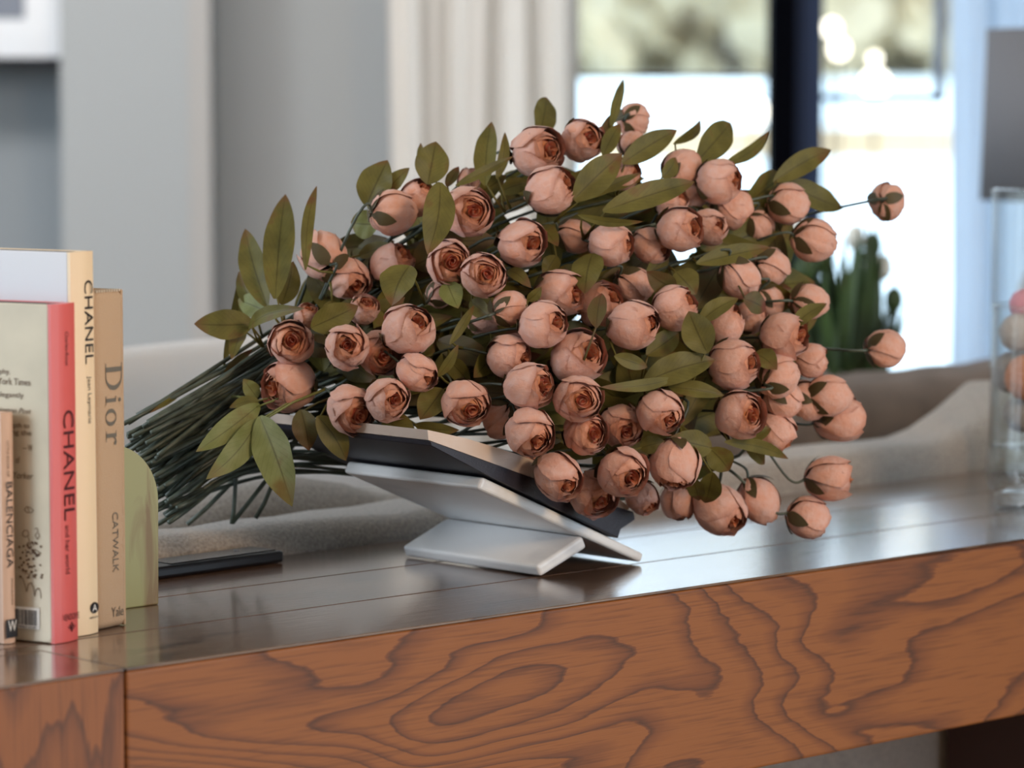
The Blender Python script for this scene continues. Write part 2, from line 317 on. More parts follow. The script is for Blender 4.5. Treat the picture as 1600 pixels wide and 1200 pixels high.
# curtains
def curtain(name, px0, px1, wd, m, label, amp=.024, nf=5, seed=0):
    a, b = U(px0, wd), U(px1, wd); N = 120; vs_ = []; fs = []
    for i in range(N + 1):
        t = i / N; u = a + (b - a) * t
        d = wd + amp * math.sin(t * nf * 2 * math.pi + seed) + amp * .4 * math.sin(t * nf * 4.6 * math.pi + 1.3 + seed)
        for z in (0.02, .8, 1.6, CEIL - .05): vs_.append(fb(u + .01 * math.sin(z * 2 + t * 9), d, z))
    for i in range(N):
        for j in range(3): k = i * 4 + j; fs.append((k, k + 4, k + 5, k + 1))
    o = link(name, mesh(name, vs_, fs), m); md = o.modifiers.new('thickness', 'SOLIDIFY'); md.thickness = .003
    return tag(o, label, 'curtain')
curtain('curtain', 608, 908, W - .32, M_curtain, 'long white curtain hanging left of the bright window', nf=4)
curtain('curtain', 1484, 1760, W - .2, M_sheer, 'pale blue sheer curtain hanging right of the window behind the lamp', amp=.02, nf=3, seed=1)
# alcove shelf and picture
sh = fbox('floating_shelf', -160, 116, Zp(105, W - .2), Zp(91, W - .2), W - .2, W + .05, M_black); tag(sh, 'black floating shelf on the grey wall at far left', 'shelf')
pf = thing('picture_frame', 'white framed picture leaning on the black floating shelf', 'picture', fb(U(20, W - .1), W - .1, Zp(91, W - .2)))
def pbox(name, px0, px1, py0, py1, w0, w1, m):
    o = fbox(name, px0, px1, Zp(py1, W - .15), Zp(py0, W - .15), w0, w1, m); o.parent = pf; o.location = -Vector(pf.location); return o
pbox('frame', -90, 116, -120, 90, W - .15, W - .12, M_whitep); pbox('mat_board', -62, 84, -95, 62, W - .152, W - .15, M_whitep); pbox('print', -46, 40, -80, 30, W - .155, W - .152, M_print)

# ------------------------------------------------------------------ outdoors
def terrain(name, rows, m, u0=-14, u1=16, n=30):
    vs_ = []; fs = []
    for w_, z in rows:
        for i in range(n + 1):
            u = u0 + (u1 - u0) * i / n; vs_.append(fb(u, w_, z + .05 * noise.noise(Vector((u * .4, w_ * .3, 0)))))
    for j in range(len(rows) - 1):
        for i in range(n): k = j * (n + 1) + i; fs.append((k, k + 1, k + n + 2, k + n + 1))
    return struct(link(name, mesh(name, vs_, fs), m))
terrain('ground', [(W + .2, -.1), (9, -.05), (12, .25), (16, .94)], M_snow)
terrain('ground_bank', [(16, .94), (18, 1.02), (21, 1.10)], M_bank)
terrain('ground_far', [(21, 1.10), (26, 1.22), (34, 1.50), (40, 1.55), (60, 1.6)], M_snow, -25, 30)
foli = [cloth_mat('foliage_%s' % k, c, .5) for k, c, d in (('tan', (214, 210, 208), (184, 184, 182)), ('grey', (198, 203, 220), (190, 192, 198)), ('yellow', (228, 216, 188), (194, 190, 176)))]  # foliage colours lightened to carry the haze of distance
M_bark = mat('bark', (120, 112, 110), .9)
def tree(u, w_, h, k, label):
    t = thing('tree', label, 'tree', fb(u, w_, 1.5), 0, 'bare pale trees beyond the window')
    bm = bmesh.new(); r_ = random.Random(k)
    for i in range(300):
        th = r_.uniform(0, 6.28); rr = h * .36 * math.sqrt(r_.random()); z = h * r_.uniform(.02, 1.0)
        rr *= 1 - .55 * abs(z / h - .45); s = h * r_.uniform(.07, .13)
        c = Vector((rr * math.cos(th), rr * math.sin(th), z)); nrm = Vector((r_.gauss(0, 1), r_.gauss(0, 1), r_.gauss(0, 1))).normalized(); a = nrm.orthogonal().normalized(); b = nrm.cross(a)
        bm.faces.new([bm.verts.new(c + a * s * math.cos(q) + b * s * .7 * math.sin(q)) for q in (0, 1.05, 2.1, 3.14, 4.19, 5.24)])
    link('foliage', from_bm('foliage', bm), foli[k % 3], t)['kind'] = 'stuff'
    v, f = tube_geo([Vector((0, 0, -.1)), Vector((.05 * h, 0, h * .45)), Vector((0, .03 * h, h * .9))], [h * .03, h * .02, h * .006]); link('trunk', mesh('trunk', v, f), M_bark, t)
k = 0
for px in range(820, 1780, 62):
    w_ = 37 + 3 * math.sin(k * 2.1); tree(U(px, w_), w_, 2.6 + .7 * math.sin(k * 1.7), k, 'blurred pale tree beyond the window, in the row ' + ('left of the black window post' if px < 1190 else 'right of the black window post' if px < 1480 else 'hidden by the pale blue curtain')); k += 1
M_glint = bpy.data.materials.new('warm_sun_glint'); M_glint.use_nodes = True; _b = M_glint.node_tree.nodes['Principled BSDF']; _b.inputs['Emission Color'].default_value = (1, .85, .6, 1); _b.inputs['Emission Strength'].default_value = 6  # glowing material imitating sun glints on the foliage
for px, py, ss, lab in ((1367, 130, .05, 'added warm ball for the brightest sun glint, lowest of the round glows outside'), (1310, 77, .035, 'added warm ball for the sun glint beside the black window post'), (1298, 45, .03, 'added ball for the faint sun glint just above the one beside the window post'), (1366, 92, .02, 'added ball for the faintest sun glint, right above the brightest one'),
                        (1178, 175, .05, 'added ball for the large pale sun glint left of the black window post')):
    wg = 13.0; lt = thing('sun_glint_ball', lab, 'light', fb(U(px, wg), wg, Zp(py, wg)))  # invented glowing ball and stake in place of a sun glint
    lathe('glint_ball', [(ss * .3, -ss), (ss * .8, -ss * .6), (ss, 0), (ss * .8, ss * .6), (ss * .3, ss)], M_glint, lt, n=12)
    lathe('added_stake', [(.006, -1.4), (.006, -ss)], M_bframe, lt, n=6)

# ------------------------------------------------------------------ side table, plant and lamp behind the sofa
wp = 5.0
sidet = thing('side_table', 'low dark side table behind the sofa carrying the plant and the lamp', 'table', fb(U(1450, wp), wp, 0))
zt2 = Zp(680, wp)
def sbox(name, u0, u1, w0, w1, z0, z1, m, bev=.004):
    o = box(name, (u0, w0, z0), (u1, w1, z1), m, None, bev, fn=lambda c: fb(c.x, c.y, c.z)); o.parent = sidet; o.location = -Vector(sidet.location); return o
sbox('top', U(1210, wp), U(1760, wp), wp - .15, wp + .35, zt2 - .03, zt2, M_dark)
for uu_ in (U(1215, wp), U(1725, wp)):
    for ww in (wp - .14, wp + .31): sbox('leg', uu_, uu_ + .03, ww, ww + .03, 0, zt2 - .03, M_dark)
M_pl = mat('tulip_leaf_green', (38, 54, 30), .5, rgb2=(66, 92, 44), vscale=9)
M_tul = mat('white_tulip', (232, 234, 226), .6)
pl = thing('potted_plant', 'green leafy tulip plant in a pot behind the bouquet by the window', 'plant', fb(U(1325, wp), wp, zt2))
lathe('pot', [(.045, 0), (.055, .02), (.065, .09), (.06, .10), (.055, .095), (.05, .03)], M_taupe, pl, n=24)
def blade(b, t, w_, nrm, bend, n=8, pow_=.7):
    vs_ = []; fs = []; ax = (t - b); side = ax.cross(nrm).normalized(); nn = side.cross(ax).normalized()
    for i in range(n + 1):
        s = i / n; c = b + ax * s + nn * (bend * math.sin(math.pi * s)); ww = w_ * .5 * (math.sin(math.pi * min(1, max(0, s)) ** pow_) ** .8 if 0 < s < 1 else .05)
        vs_ += [c - side * ww + nn * ww * .35, c, c + side * ww + nn * ww * .35]
    for i in range(n):
        for j in range(2): k = i * 3 + j; fs.append((k, k + 1, k + 4, k + 3))
    return vs_, fs
r_ = random.Random(3)
for i in range(80):
    a = r_.uniform(0, 6.28); b = Vector((.03 * math.cos(a), .03 * math.sin(a), .05)); h = r_.uniform(.12, .31); sp_ = r_.uniform(.02, .11)
    a2 = a + r_.uniform(-.5, .5); t = Vector((sp_ * math.cos(a2), sp_ * math.sin(a2), h + .02))
    v, f = blade(b, t, r_.uniform(.014, .026), Vector((math.cos(a), math.sin(a), .3)), r_.uniform(-.02, .02)); link('leaf', mesh('leaf', v, f), M_pl, pl)
for i, (px, py) in enumerate(((1338, 372), (1368, 385), (1385, 420), (1400, 470), (1350, 430), (1260, 420), (1252, 362), (1290, 410))):
    top = fb(U(px, wp), wp + .03 * math.sin(i), Zp(py, wp)) - Vector(pl.location)
    v, f = tube_geo(catmull([Vector((0, 0, .05)), top * .5 + Vector((0, 0, .03)), top], 4), .003, 5); st = link('stem', mesh('stem', v, f), M_pl, pl)
    tl = lathe('flower', [(.003, -.02), (.012, -.012), (.015, .0), (.012, .014), (.005, .02)], M_pl if i % 2 else M_tul, pl, n=10); tl.location = top
lp = thing('table_lamp', 'table lamp with a grey drum shade at the right edge', 'lamp', fb(U(1700, 5.2), 5.2, zt2))
zs0, zs1 = Zp(312, 5.2) - zt2, Zp(46, 5.2) - zt2; rs = (1700 - 1534) / FH * 5.2
lathe('lamp_shade', [(rs, zs0), (rs * .955, zs1), (rs * .945, zs1), (rs * .99, zs0)], M_shade, lp)
lathe('pole', [(.07, 0), (.072, .02), (.03, .04), (.098, .10), (.105, zs0 * .6), (.06, zs0 * .9), (.02, zs0 + .1)], mat('rose_ceramic', (150, 128, 128), .4), lp)

# ------------------------------------------------------------------ sofa behind the table
sofa = thing('sofa', 'grey boucle sofa with its back against the wooden table', 'sofa', (1.0, .95, 0))
def sofa_part(name, fn_z, x0, x1, y0, y1, zb, m, nx=60, rr=.03, wob=.002):
    """a long upholstered block whose top height follows fn_z(x) with rounded shoulders"""
    prof = [(y0, zb)] + [(y0, None, -rr)] + [(y0 + rr - rr * math.cos(a), None, -rr + rr * math.sin(a)) for a in [R(15 * k) for k in range(1, 7)]]
    prof += [(y1 - rr + rr * math.sin(a), None, -rr + rr * math.cos(a)) for a in [R(15 * k) for k in range(0, 7)]] + [(y1, zb)]
    vs_ = []; fs = []; P = len(prof)
    for i in range(nx + 1):
        x = x0 + (x1 - x0) * i / nx; e_ = min(1, (min(x - x0, x1 - x) / rr)); ed = rr * (1 - math.sqrt(max(0, 1 - (1 - e_) ** 2)))
        for p in prof:
            z = p[1] if p[1] is not None else fn_z(x) + p[2] - ed
            q = Vector((x, p[0], z)); d = noise.noise(q * 14) * wob * 3 if p[1] is None else 0
            vs_.append((x - sofa.location.x, p[0] + d - sofa.location.y, z + d * .8))
    for i in range(nx):
        for j in range(P): fs.append((i * P + j, (i + 1) * P + j, (i + 1) * P + (j + 1) % P, i * P + (j + 1) % P))
    fs.append(tuple(range(P))); fs.append(tuple(range(nx * P, (nx + 1) * P))[::-1])
    o = link(name, mesh(name, vs_, fs), m, sofa); return o
def roll_z(x):
    z = .787 + .012 * max(0, min(1, (x - .7) / .7))
    t = max(0, (x - 1.58) / .16); return z + .06 * min(1, t) ** 1.6
sofa_part('backrest', roll_z, -.9, 2.4, .445, .56, .12, M_boucle)
sofa_part('back_cushion', lambda x: .836 - .004 * math.sin(x * 5), 1.34, 2.9, .765, .95, .40, M_taupe, rr=.045)
sofa_part('back_cushion', lambda x: .78 + .03 * max(0, 1 - ((x - .66) / .16) ** 2), -.1, 1.2, .585, .755, .40, M_boucle, rr=.05)
box('seat', (-1.85, -.37, .12), (1.4, .55, .44), M_boucle, sofa, .04, 3)
for sx in (-1.75, 1.3):
    for sy in (-.45, .45): lathe('leg', [(.02, 0), (.025, .13)], M_dark, sofa, (sx, sy, 0), 12)
cu = bmesh.new(); bmesh.ops.create_uvsphere(cu, u_segments=32, v_segments=20, radius=1)
for v in cu.verts:
    c = v.co; sgn = lambda q, p: math.copysign(abs(q) ** p, q)
    v.co = Vector((sgn(c.x, .55) * .36, sgn(c.y, .8) * .11, sgn(c.z, .55) * .25)) + Vector((0, .012 * noise.noise(c * 2.3), .01 * noise.noise(c * 3)))
cush = link('throw_pillow', from_bm('throw_pillow', cu, True), M_linen); cush.location = (.86, 1.02, .68); cush.rotation_euler = (R(-12), 0, R(8)); tag(cush, 'white throw pillow propped on the sofa, seen past the books', 'pillow')

# ------------------------------------------------------------------ console table
tb = thing('console_table', 'thick brown oak console table with planked top in front of sofa', 'table', (0, 0, 0))
TH = .188; g = .0013; TY = .435; TX1 = 1.72
PL = [(0, .145), (.145, .29), (.29, TY)]
for i, (y0, y1) in enumerate(PL):
    box('plank', (-.6, y0 + g, ZT - .0025), (TX1, y1 - g, ZT), M_top[i], tb, .0006, 1) if i else box('plank', (.0008, .0, ZT - .0025), (TX1, y1 - g, ZT), M_top[0], tb, .0006, 1)
box('plank', (-.6, .119, ZT - .0025), (-.0008 + .001, .145 - g, ZT), M_top[2], tb, .0004, 1)
box('leg', (-.6, 0, 0), (-.0016, .1175, ZT - .0026), M_leg, tb, .0008, 1)
box('plank', (-.6, 0, ZT - .0025), (-.0012, .1165, ZT), M_top[0], tb, .0005, 1)
tb_core = box('core', (-.59, .02, ZT - .12), (TX1, TY - .004, ZT - .0028), M_dark, tb)
box('apron', (.0008, 0, ZT - TH), (TX1, .055, ZT - .0026), M_face, tb, .003, 3)
box('underside_panel', (.0, .055, ZT - TH), (TX1, TY - .003, ZT - TH + .03), M_dark, tb)
box('leg', (1.572, .30, 0), (TX1, TY - .004, ZT - TH), M_dark, tb, .002, 1)
box('leg', (1.60, .004, 0), (TX1, .12, ZT - TH), M_leg, tb, .002, 1)
box('leg', (-.6, .30, 0), (-.46, TY - .004, ZT - .12), M_leg, tb, .002, 1)

# ------------------------------------------------------------------ marble book stand and the book on it
st = thing('book_stand', 'white marble X-shaped book stand under the peony bouquet', 'book stand', (.62, .14, ZT))
def rel(o, par): o.location = Vector(o.location) - Vector(par.location); return o
Y0, Y1 = .14, .338
A = [(.5235, .8637), (.7415, .7700), (.7375, .7610), (.5170, .8525)]
rel(prism('upper_plate', A, Y0, Y1, M_marble, st, .0035), st)
B = [(.5935, .7665), (.5975, .7605), (.6640, .7890), (.6500, .7955)]
B = [(.5945, .7715), (.5995, .7603), (.6620, .7832), (.6560, .7955)]
rel(prism('lower_plate', B, Y0, Y1, M_marble, st, .0035), st)
bk = thing('open_book', 'thick open book with dark cover resting on the marble stand under flowers', 'book', (.453, .14, .897))
M_cov = mat('dark_navy_cover', (38, 37, 48), .45, bump=.2, bscale=500); M_page = mat('page_edges', (214, 196, 184), .8, bump=.3, bscale=900, stretch=(.02, .02, 6))
YB = .372
cover = [(.4515, .9035), (.5947, .8545), (.66, .832), (.7215, .8140), (.7235, .8060), (.7020, .7990), (.70, .7895), (.5235, .8662), (.4530, .8985)]
rel(prism('cover', cover, .135, YB, M_cov, bk, .0008, 1), bk)
pages = [(.4515, .9040), (.4505, .9135), (.50, .902), (.56, .884), (.62, .864), (.66, .848), (.70, .8295), (.7180, .8190), (.7150, .8160), (.66, .8325), (.5947, .8550)]
rel(prism('page_block', pages, .137, YB - .002, M_page, bk), bk)

# ------------------------------------------------------------------ black remote-like slab
rm = thing('tv_remote', 'flat black remote control lying on the table beside the green bookend', 'remote', (.4, .40, ZT))
rc = R(4)
o = box('body', (-.115, -.017, .0005), (.083, .030, .0125), M_black, rm, .0035, 3, smooth=False)
o = box('glossy_top', (-.06, -.010, .0122), (.078, .026, .0134), mat('black_gloss', (16, 16, 20), .2), rm, .0006, 1)
o = lathe('button', [(.0025, .0133), (.0025, .0140)], mat('button_grey', (90, 90, 96), .4), rm, n=12); o.location = (.045, .012, 0)
rm.rotation_euler = (0, 0, rc)

# ------------------------------------------------------------------ books in a row
def text_mesh(body, shear=0):
    cu_ = bpy.data.curves.new('t', 'FONT'); cu_.body = body; cu_.size = 1; cu_.shear = shear; cu_.resolution_u = 3
    ob = bpy.data.objects.new('t', cu_); COL.objects.link(ob); dg = bpy.context.evaluated_depsgraph_get(); dg.update()
    me = bpy.data.meshes.new_from_object(ob.evaluated_get(dg)); bpy.data.objects.remove(ob); bpy.data.curves.remove(cu_); return me
def place2d(me, name, m, parent, org, ex, ey, w_=None, h_=None, bold=0):
    """fit a flat mesh to width w_ along ex and height h_ along ey from corner org; slightly raised print"""
    xs = [v.co.x for v in me.vertices]; ys = [v.co.y for v in me.vertices]; x0, x1, y0, y1 = min(xs), max(xs), min(ys), max(ys)
    sx = w_ / (x1 - x0); sy = (h_ / (y1 - y0)) if h_ else sx; nn = ex.cross(ey)
    for v in me.vertices: v.co = org + ex * ((v.co.x - x0) * sx) + ey * ((v.co.y - y0) * sy) + nn * .00025
    o = link(name, me, None, parent); me.materials.clear(); me.materials.append(m); return o
def polys(L_):
    vs_ = []; fs = []
    for p in L_: fs.append(tuple(range(len(vs_), len(vs_) + len(p)))); vs_ += [(x, y, 0) for x, y in p]
    return mesh('print', vs_, fs, False)
EX, EY, EZ = Vector((1, 0, 0)), Vector((0, 1, 0)), Vector((0, 0, 1))
def book(name, label, pleft, pright, hgt, depth, mats, bev=.0012, ang=None, lean=0, page=None, rnd_all=0):
    """origin: front-left bottom corner of the spine; local x along the spine, y into the book"""
    a = onz(*pleft); b = onz(*pright); th = (b - a).length; an = math.atan2(b.y - a.y, b.x - a.x) if ang is None else R(ang)
    t = thing(name, label, 'book', a, an); t.rotation_euler = (0, lean, an)
    mc, ms, mp = mats; bt = .0028
    box('back_cover', (0, .002, .0005), (bt, depth, hgt), mc, t, min(bev, .0012), 2)
    box('front_cover', (th - bt, .002, .0005), (th, depth, hgt), mc if ms is None else ms, t, min(bev, .0012), 2)
    if rnd_all: box('spine', (0, 0, .0), (th, .02, hgt), ms or mc, t, rnd_all, 4, smooth=True)
    else:
        n = 8; pr = [(th * k / n, -.0028 * math.sin(math.pi * k / n)) for k in range(n + 1)]; bm = bmesh.new()
        lo = [bm.verts.new((x, y, .0005)) for x, y in pr] + [bm.verts.new((th, .004, .0005)), bm.verts.new((0, .004, .0005))]
        hi = [bm.verts.new((v.co.x, v.co.y, hgt)) for v in lo]; bm.faces.new(lo[::-1]); bm.faces.new(hi)
        for k in range(len(lo)): bm.faces.new((lo[k], lo[(k + 1) % len(lo)], hi[(k + 1) % len(lo)], hi[k]))
        link('spine', from_bm('spine', bm), ms or mc, t)
    box('page_block', (bt, .004, .003), (th - bt, depth - .004, hgt - .0008 if not rnd_all else hgt - .004), mp, t)
    return t, th
M_pink = mat('coral_pink_jacket', (216, 98, 94), .35, coat=.25); M_silver = mat('champagne_jacket', (196, 182, 158), .28, metal=.15, var=.12, vscale=10)
M_wjacket = mat('white_jacket', (214, 212, 216), .35); M_cream = mat('cream_spine', (240, 214, 178), .45); M_dpages = mat('dark_page_edges', (40, 40, 46), .7)
M_diorc = mat('tan_cloth', (190, 160, 130), .8, bump=.5, bscale=900); M_lp = mat('page_edges_cream', (205, 190, 170), .8)
M_bal = mat('dusty_pink_cloth', (212, 176, 152), .6); M_ink = mat('black_ink', (24, 18, 18), .4); M_inkr = mat('dark_maroon_ink', (74, 22, 24), .4)
M_dsil = mat('pewter_foil', (120, 112, 100), .35, metal=.3); M_inkb = mat('brown_ink', (96, 68, 40), .5); M_wlab = mat('white_label', (236, 232, 226), .5); M_blind = mat('faint_emboss', (168, 140, 112), .8)
PXM = 1800.0  # pixels per metre of height at the books
def zrow(py, pbot, depth_px=None): return (pbot - py) / PXM

# pink Chanel
pk, thp = book('hardback_book', 'hardback with coral pink spine and champagne back cover, among the upright books', (85.4, 1007.3), (122, 999), .288, .245, (M_silver, M_pink, M_dpages))
ppm = 5150 / ((onz(100, 1003) - CAM).dot(FW))
def spine_text(t, s, z_hi, z_lo, x0, x1, m, name='spine_title', yy=-.0031, sh=0):
    return place2d(text_mesh(s, sh), name, m, t, Vector((x0, yy, z_hi)), -EZ, EX, z_hi - z_lo, x1 - x0)
zz = lambda py, pb: (pb - py) / ppm
K = thp / 36.6
spine_text(pk, 'CHANEL', zz(640, 1004), zz(812, 1004), K * 13, K * 29, M_inkr)
spine_text(pk, 'and her world', zz(820, 1004), zz(896, 1004), K * 14, K * 20.5, M_inkr, 'spine_subtitle')
spine_text(pk, 'Charles-Roux', zz(518, 1004), zz(571, 1004), K * 17, K * 22, M_inkr, 'spine_author')
place2d(text_mesh('VENDOME'), 'publisher_name', M_inkr, pk, Vector((K * 9, -.0031, zz(969, 1004))), EX, EZ, K * 25, .0055)
fr_ = []
for q in range(5):
    a_ = R(-50 + 25 * q); c_, s_ = math.sin(a_), math.cos(a_); l_ = 1 + .25 * (q == 2)
    fr_.append([(.12 * c_ - .03 * s_, .12 * s_), (.12 * c_ + .03 * s_, .12 * s_), (c_ * l_ * .6 + .09, s_ * l_), (c_ * l_ * .6 - .05, s_ * l_)])
fr_.append([(-.07, -.15), (.07, -.15), (.04, .2), (-.04, .2)])
place2d(polys(fr_), 'publisher_mark', M_inkr, pk, Vector((K * 16, -.0031, zz(988, 1004))), EX, EZ, K * 13, .0085)
# back cover print (face x=0, reads towards the spine)
PV = 1624.0
def cover_text(s, px0, px1, pyb, h, m=M_inkb, sh=0):   # px0<px1 ; distance from the spine corner = (85-px)/PV
    return place2d(text_mesh(s, sh), 'cover_text', m, pk, Vector((-.0003, (83 - px0) / PV, zz(pyb, 1005))), -EY, EZ, (px1 - px0) / PV, h)
for s, a_, b_, y_, sh in (('graphy.', -22, 12, 589, 0), ('New York Times', -36, 47, 603, 0), ('and elegantly', -36, 35, 625, 0), ('Washington Post', -34, 48, 649, .3), ('depth to', 6, 44, 672, 0), ('reveling the', -18, 48, 683, 0), ('\u2014 W', 32, 49, 705, 0), ('of', 20, 27, 725, 0), ('New Yorker', -14, 50, 749, .3)):
    cover_text(s, a_, b_, y_, .0058, sh=sh)
bars = [[(0, 0), (1.9, 0), (1.9, 1), (0, 1)]]
place2d(polys(bars), 'barcode_label', M_wlab, pk, Vector((-.0003, (83 - 12) / PV, zz(984, 1005))), -EY, EZ, 46 / PV, 34 / ppm)
rb = random.Random(5); x = .0; L_ = []
while x < 1.0:
    w_ = rb.choice((.012, .02, .032)); L_.append([(x, 0), (x + w_, 0), (x + w_, 1), (x, 1)]); x += w_ + rb.choice((.012, .02, .028))
place2d(polys(L_), 'barcode_bars', M_ink, pk, Vector((-.0006, (83 - 15) / PV, zz(978, 1005))), -EY, EZ, 38 / PV, 24 / ppm)
place2d(text_mesh('9 780865 65159'), 'barcode_number', M_ink, pk, Vector((-.0006, (83 - 16) / PV, zz(983, 1005))), -EY, EZ, 36 / PV, .0018)
# brown brush drawing on the back cover
def strokes(L_, wd):
    out = []
    for P_ in L_:
        for i in range(len(P_) - 1):
            a_, b_ = Vector(P_[i]), Vector(P_[i + 1]); d_ = b_ - a_; n_ = Vector((-d_.y, d_.x)).normalized() * wd if d_.length else Vector((0, 0))
            out.append([tuple(a_ - n_), tuple(b_ - n_), tuple(b_ + n_), tuple(a_ + n_)])
    return out
ST = [[(24, 902), (30, 906), (34, 918), (36, 926), (39, 914), (44, 911), (48, 918), (50, 932), (52, 922), (57, 918), (60, 924), (61, 934)],
      [(34, 797), (38, 792), (44, 793), (50, 797), (46, 801), (38, 801), (34, 797)], [(40, 793), (42, 800)],
      [(30, 834), (34, 829), (40, 830), (41, 836), (36, 840), (31, 838), (30, 834)], [(40, 838), (42, 848), (46, 856)], [(51, 826), (56, 824), (57, 830), (52, 836), (56, 842), (60, 836), (58, 832)],
      [(48, 852), (52, 846), (56, 850)], [(30, 895), (34, 892), (35, 899)], [(38, 896), (41, 901), (44, 895)], [(46, 900), (50, 897), (52, 904)], [(34, 860), (44, 866), (52, 858), (62, 864)]]
for i in range(46):
    x_ = rb.uniform(24, 63); y_ = rb.uniform(846, 902); a_ = rb.uniform(0, 3.14); l_ = rb.uniform(2, 5)
    ST += [[(x_, y_), (x_ + l_ * math.cos(a_), y_ + l_ * math.sin(a_))]] * 1
dr = strokes([[(p[0], -p[1]) for p in s] for s in ST[:11]], .55) + strokes([[(p[0], -p[1]) for p in s] for s in ST[11:]], 1.7)
drm = polys(dr); xs = [v.co.x for v in drm.vertices]; ys = [v.co.y for v in drm.vertices]
place2d(drm, 'brush_drawing', M_inkb, pk, Vector((-.0003, (83 - min(xs)) / PV, zz(-min(ys), 1005))), -EY, EZ, (max(xs) - min(xs)) / PV, (max(ys) - min(ys)) / ppm)

# white Chanel behind it
wh, thw = book('hardback_book', 'tallest book, white cover and cream spine, behind the coral pink one', (118.5, 995.4), (153.6, 988.4), .3300, .27, (M_wjacket, M_cream, M_dpages), lean=R(-.35))
K = thw / 33.0; zw = lambda py: (991 - py) / (5150 / ((onz(135, 991) - CAM).dot(FW)))
spine_text(wh, 'CHANEL', zw(437), zw(567), K * 16, K * 28, M_ink)
spine_text(wh, 'Jean Leymarie', zw(586), zw(660), K * 17.5, K * 24, M_ink, 'spine_author')
circ = [[(math.cos(R(12 * k)), math.sin(R(12 * k))) for k in range(30)]]
place2d(polys(circ), 'publisher_mark', M_ink, wh, Vector((K * 17.5, -.0031, zw(958))), EX, EZ, K * 12.5, .0095)
aa = place2d(text_mesh('A'), 'publisher_letter', M_wlab, wh, Vector((K * 20.5, -.0034, zw(955))), EX, EZ, K * 6.5, .0062)
place2d(text_mesh('ABRAMS'), 'publisher_name', M_ink, wh, Vector((K * 16, -.0031, zw(966))), EX, EZ, K * 13.5, .0018)

# Dior Catwalk
dr_, thd = book('hardback_book', 'thick tan cloth book with grey serif title, beside the green bookend', (153.8, 986.5), (200.5, 977), .2950, .20, (M_diorc, M_diorc, M_lp), rnd_all=.0075)
K = thd / 47.0; zd = lambda py: (981 - py) / (5150 / ((onz(175, 981) - CAM).dot(FW)))
def ring(cx, cy, rx, ry, ix, iy, dx=0, n=28, a0=0, a1=360):
    out = []
    for k in range(n):
        a_, b_ = R(a0 + (a1 - a0) * k / n), R(a0 + (a1 - a0) * (k + 1) / n)
        out.append([(cx + rx * math.cos(a_), cy + ry * math.sin(a_)), (cx + rx * math.cos(b_), cy + ry * math.sin(b_)), (cx + dx + ix * math.cos(b_), cy + iy * math.sin(b_)), (cx + dx + ix * math.cos(a_), cy + iy * math.sin(a_))])
    return out
D_ = [[(0, 0), (.55, 0), (.55, .04), (0, .04)], [(0, .96), (.55, .96), (.55, 1), (0, 1)], [(.14, 0), (.32, 0), (.32, 1), (.14, 1)]] + ring(.5, .5, .5, .5, .32, .46, n=20, a0=-90, a1=90)
i_ = [[(1.2, 0), (1.55, 0), (1.55, .03), (1.2, .03)], [(1.3, 0), (1.44, 0), (1.44, .62), (1.3, .62)], [(1.2, .6), (1.36, .6), (1.36, .63), (1.2, .63)]] + [[(1.37 + .08 * math.cos(R(30 * k)), .85 + .08 * math.sin(R(30 * k))) for k in range(12)]]
o_ = ring(2.0, .31, .32, .33, .17, .30)
rr_ = [[(2.5, 0), (2.9, 0), (2.9, .03), (2.5, .03)], [(2.6, 0), (2.75, 0), (2.75, .63), (2.6, .63)], [(2.5, .6), (2.7, .6), (2.7, .63), (2.5, .63)], [(2.74, .4), (2.8, .5), (2.95, .6), (2.9, .64), (2.78, .58), (2.74, .48)], [(2.9, .5), (3.02, .48), (3.05, .58), (2.95, .64), (2.88, .6)]]
place2d(polys(D_ + i_ + o_ + rr_), 'spine_title', M_dsil, dr_, Vector((K * 14, -.0004, zd(566))), -EZ, EX, zd(566) - zd(694), K * 26)
spine_text(dr_, 'CATWALK', zd(799), zd(893), K * 23, K * 32, M_dsil, 'spine_subtitle', -.0004)
place2d(text_mesh('Yale'), 'publisher_name', M_dsil, dr_, Vector((K * 20, -.0004, zd(963))), EX, EZ, K * 19, .0085)
for q in range(10): box('page_ridge', (K * (5 + q * 3.9), .002, .2935), (K * (7 + q * 3.9), .012, .2953), M_lp, dr_)

# small Balenciaga in front
bl, thb = book('small_hardback_book', 'small slim dusty pink book, leftmost and shortest of the upright books', (5.7, 1007), (24, 1004), .1965, .15, (M_bal, M_bal, M_lp))
K = thb / 18.3
spine_text(bl, 'BALENCIAGA', zz(752, 1006), zz(886, 1006), K * 3.5, K * 13, M_ink)
spine_text(bl, 'LITTLE BOOK OF', zz(688, 1006), zz(744, 1006), K * 5, K * 8.5, M_inkb, 'spine_subtitle')
spine_text(bl, 'EMMANUELLE DIRIX', zz(903, 1006), zz(945, 1006), K * 9, K * 12, M_inkb, 'spine_author')
place2d(polys([[(0, 0), (1, 0), (1, 1), (0, 1)]]), 'publisher_mark', M_ink, bl, Vector((K * .5, -.0031, zz(996, 1006))), EX, EZ, K * 17.4, 29 / ppm)
place2d(text_mesh('W'), 'publisher_letter', M_wlab, bl, Vector((K * 3, -.0036, zz(986, 1006))), EX, EZ, K * 13, 17 / ppm)

# onyx arch bookend
ar = thing('bookend', 'green onyx arch bookend standing right of the tan book', 'bookend', (.172, .2545, ZT))
rr2 = .0545; hh = .150
prof = [(-rr2, 0), (rr2, 0)] + [(rr2 * math.cos(R(6 * k)), hh - rr2 + rr2 * math.sin(R(6 * k))) for k in range(31)]
prism('arch', prof, 0, .03, M_onyx, ar, .0015, 2, smooth=False)

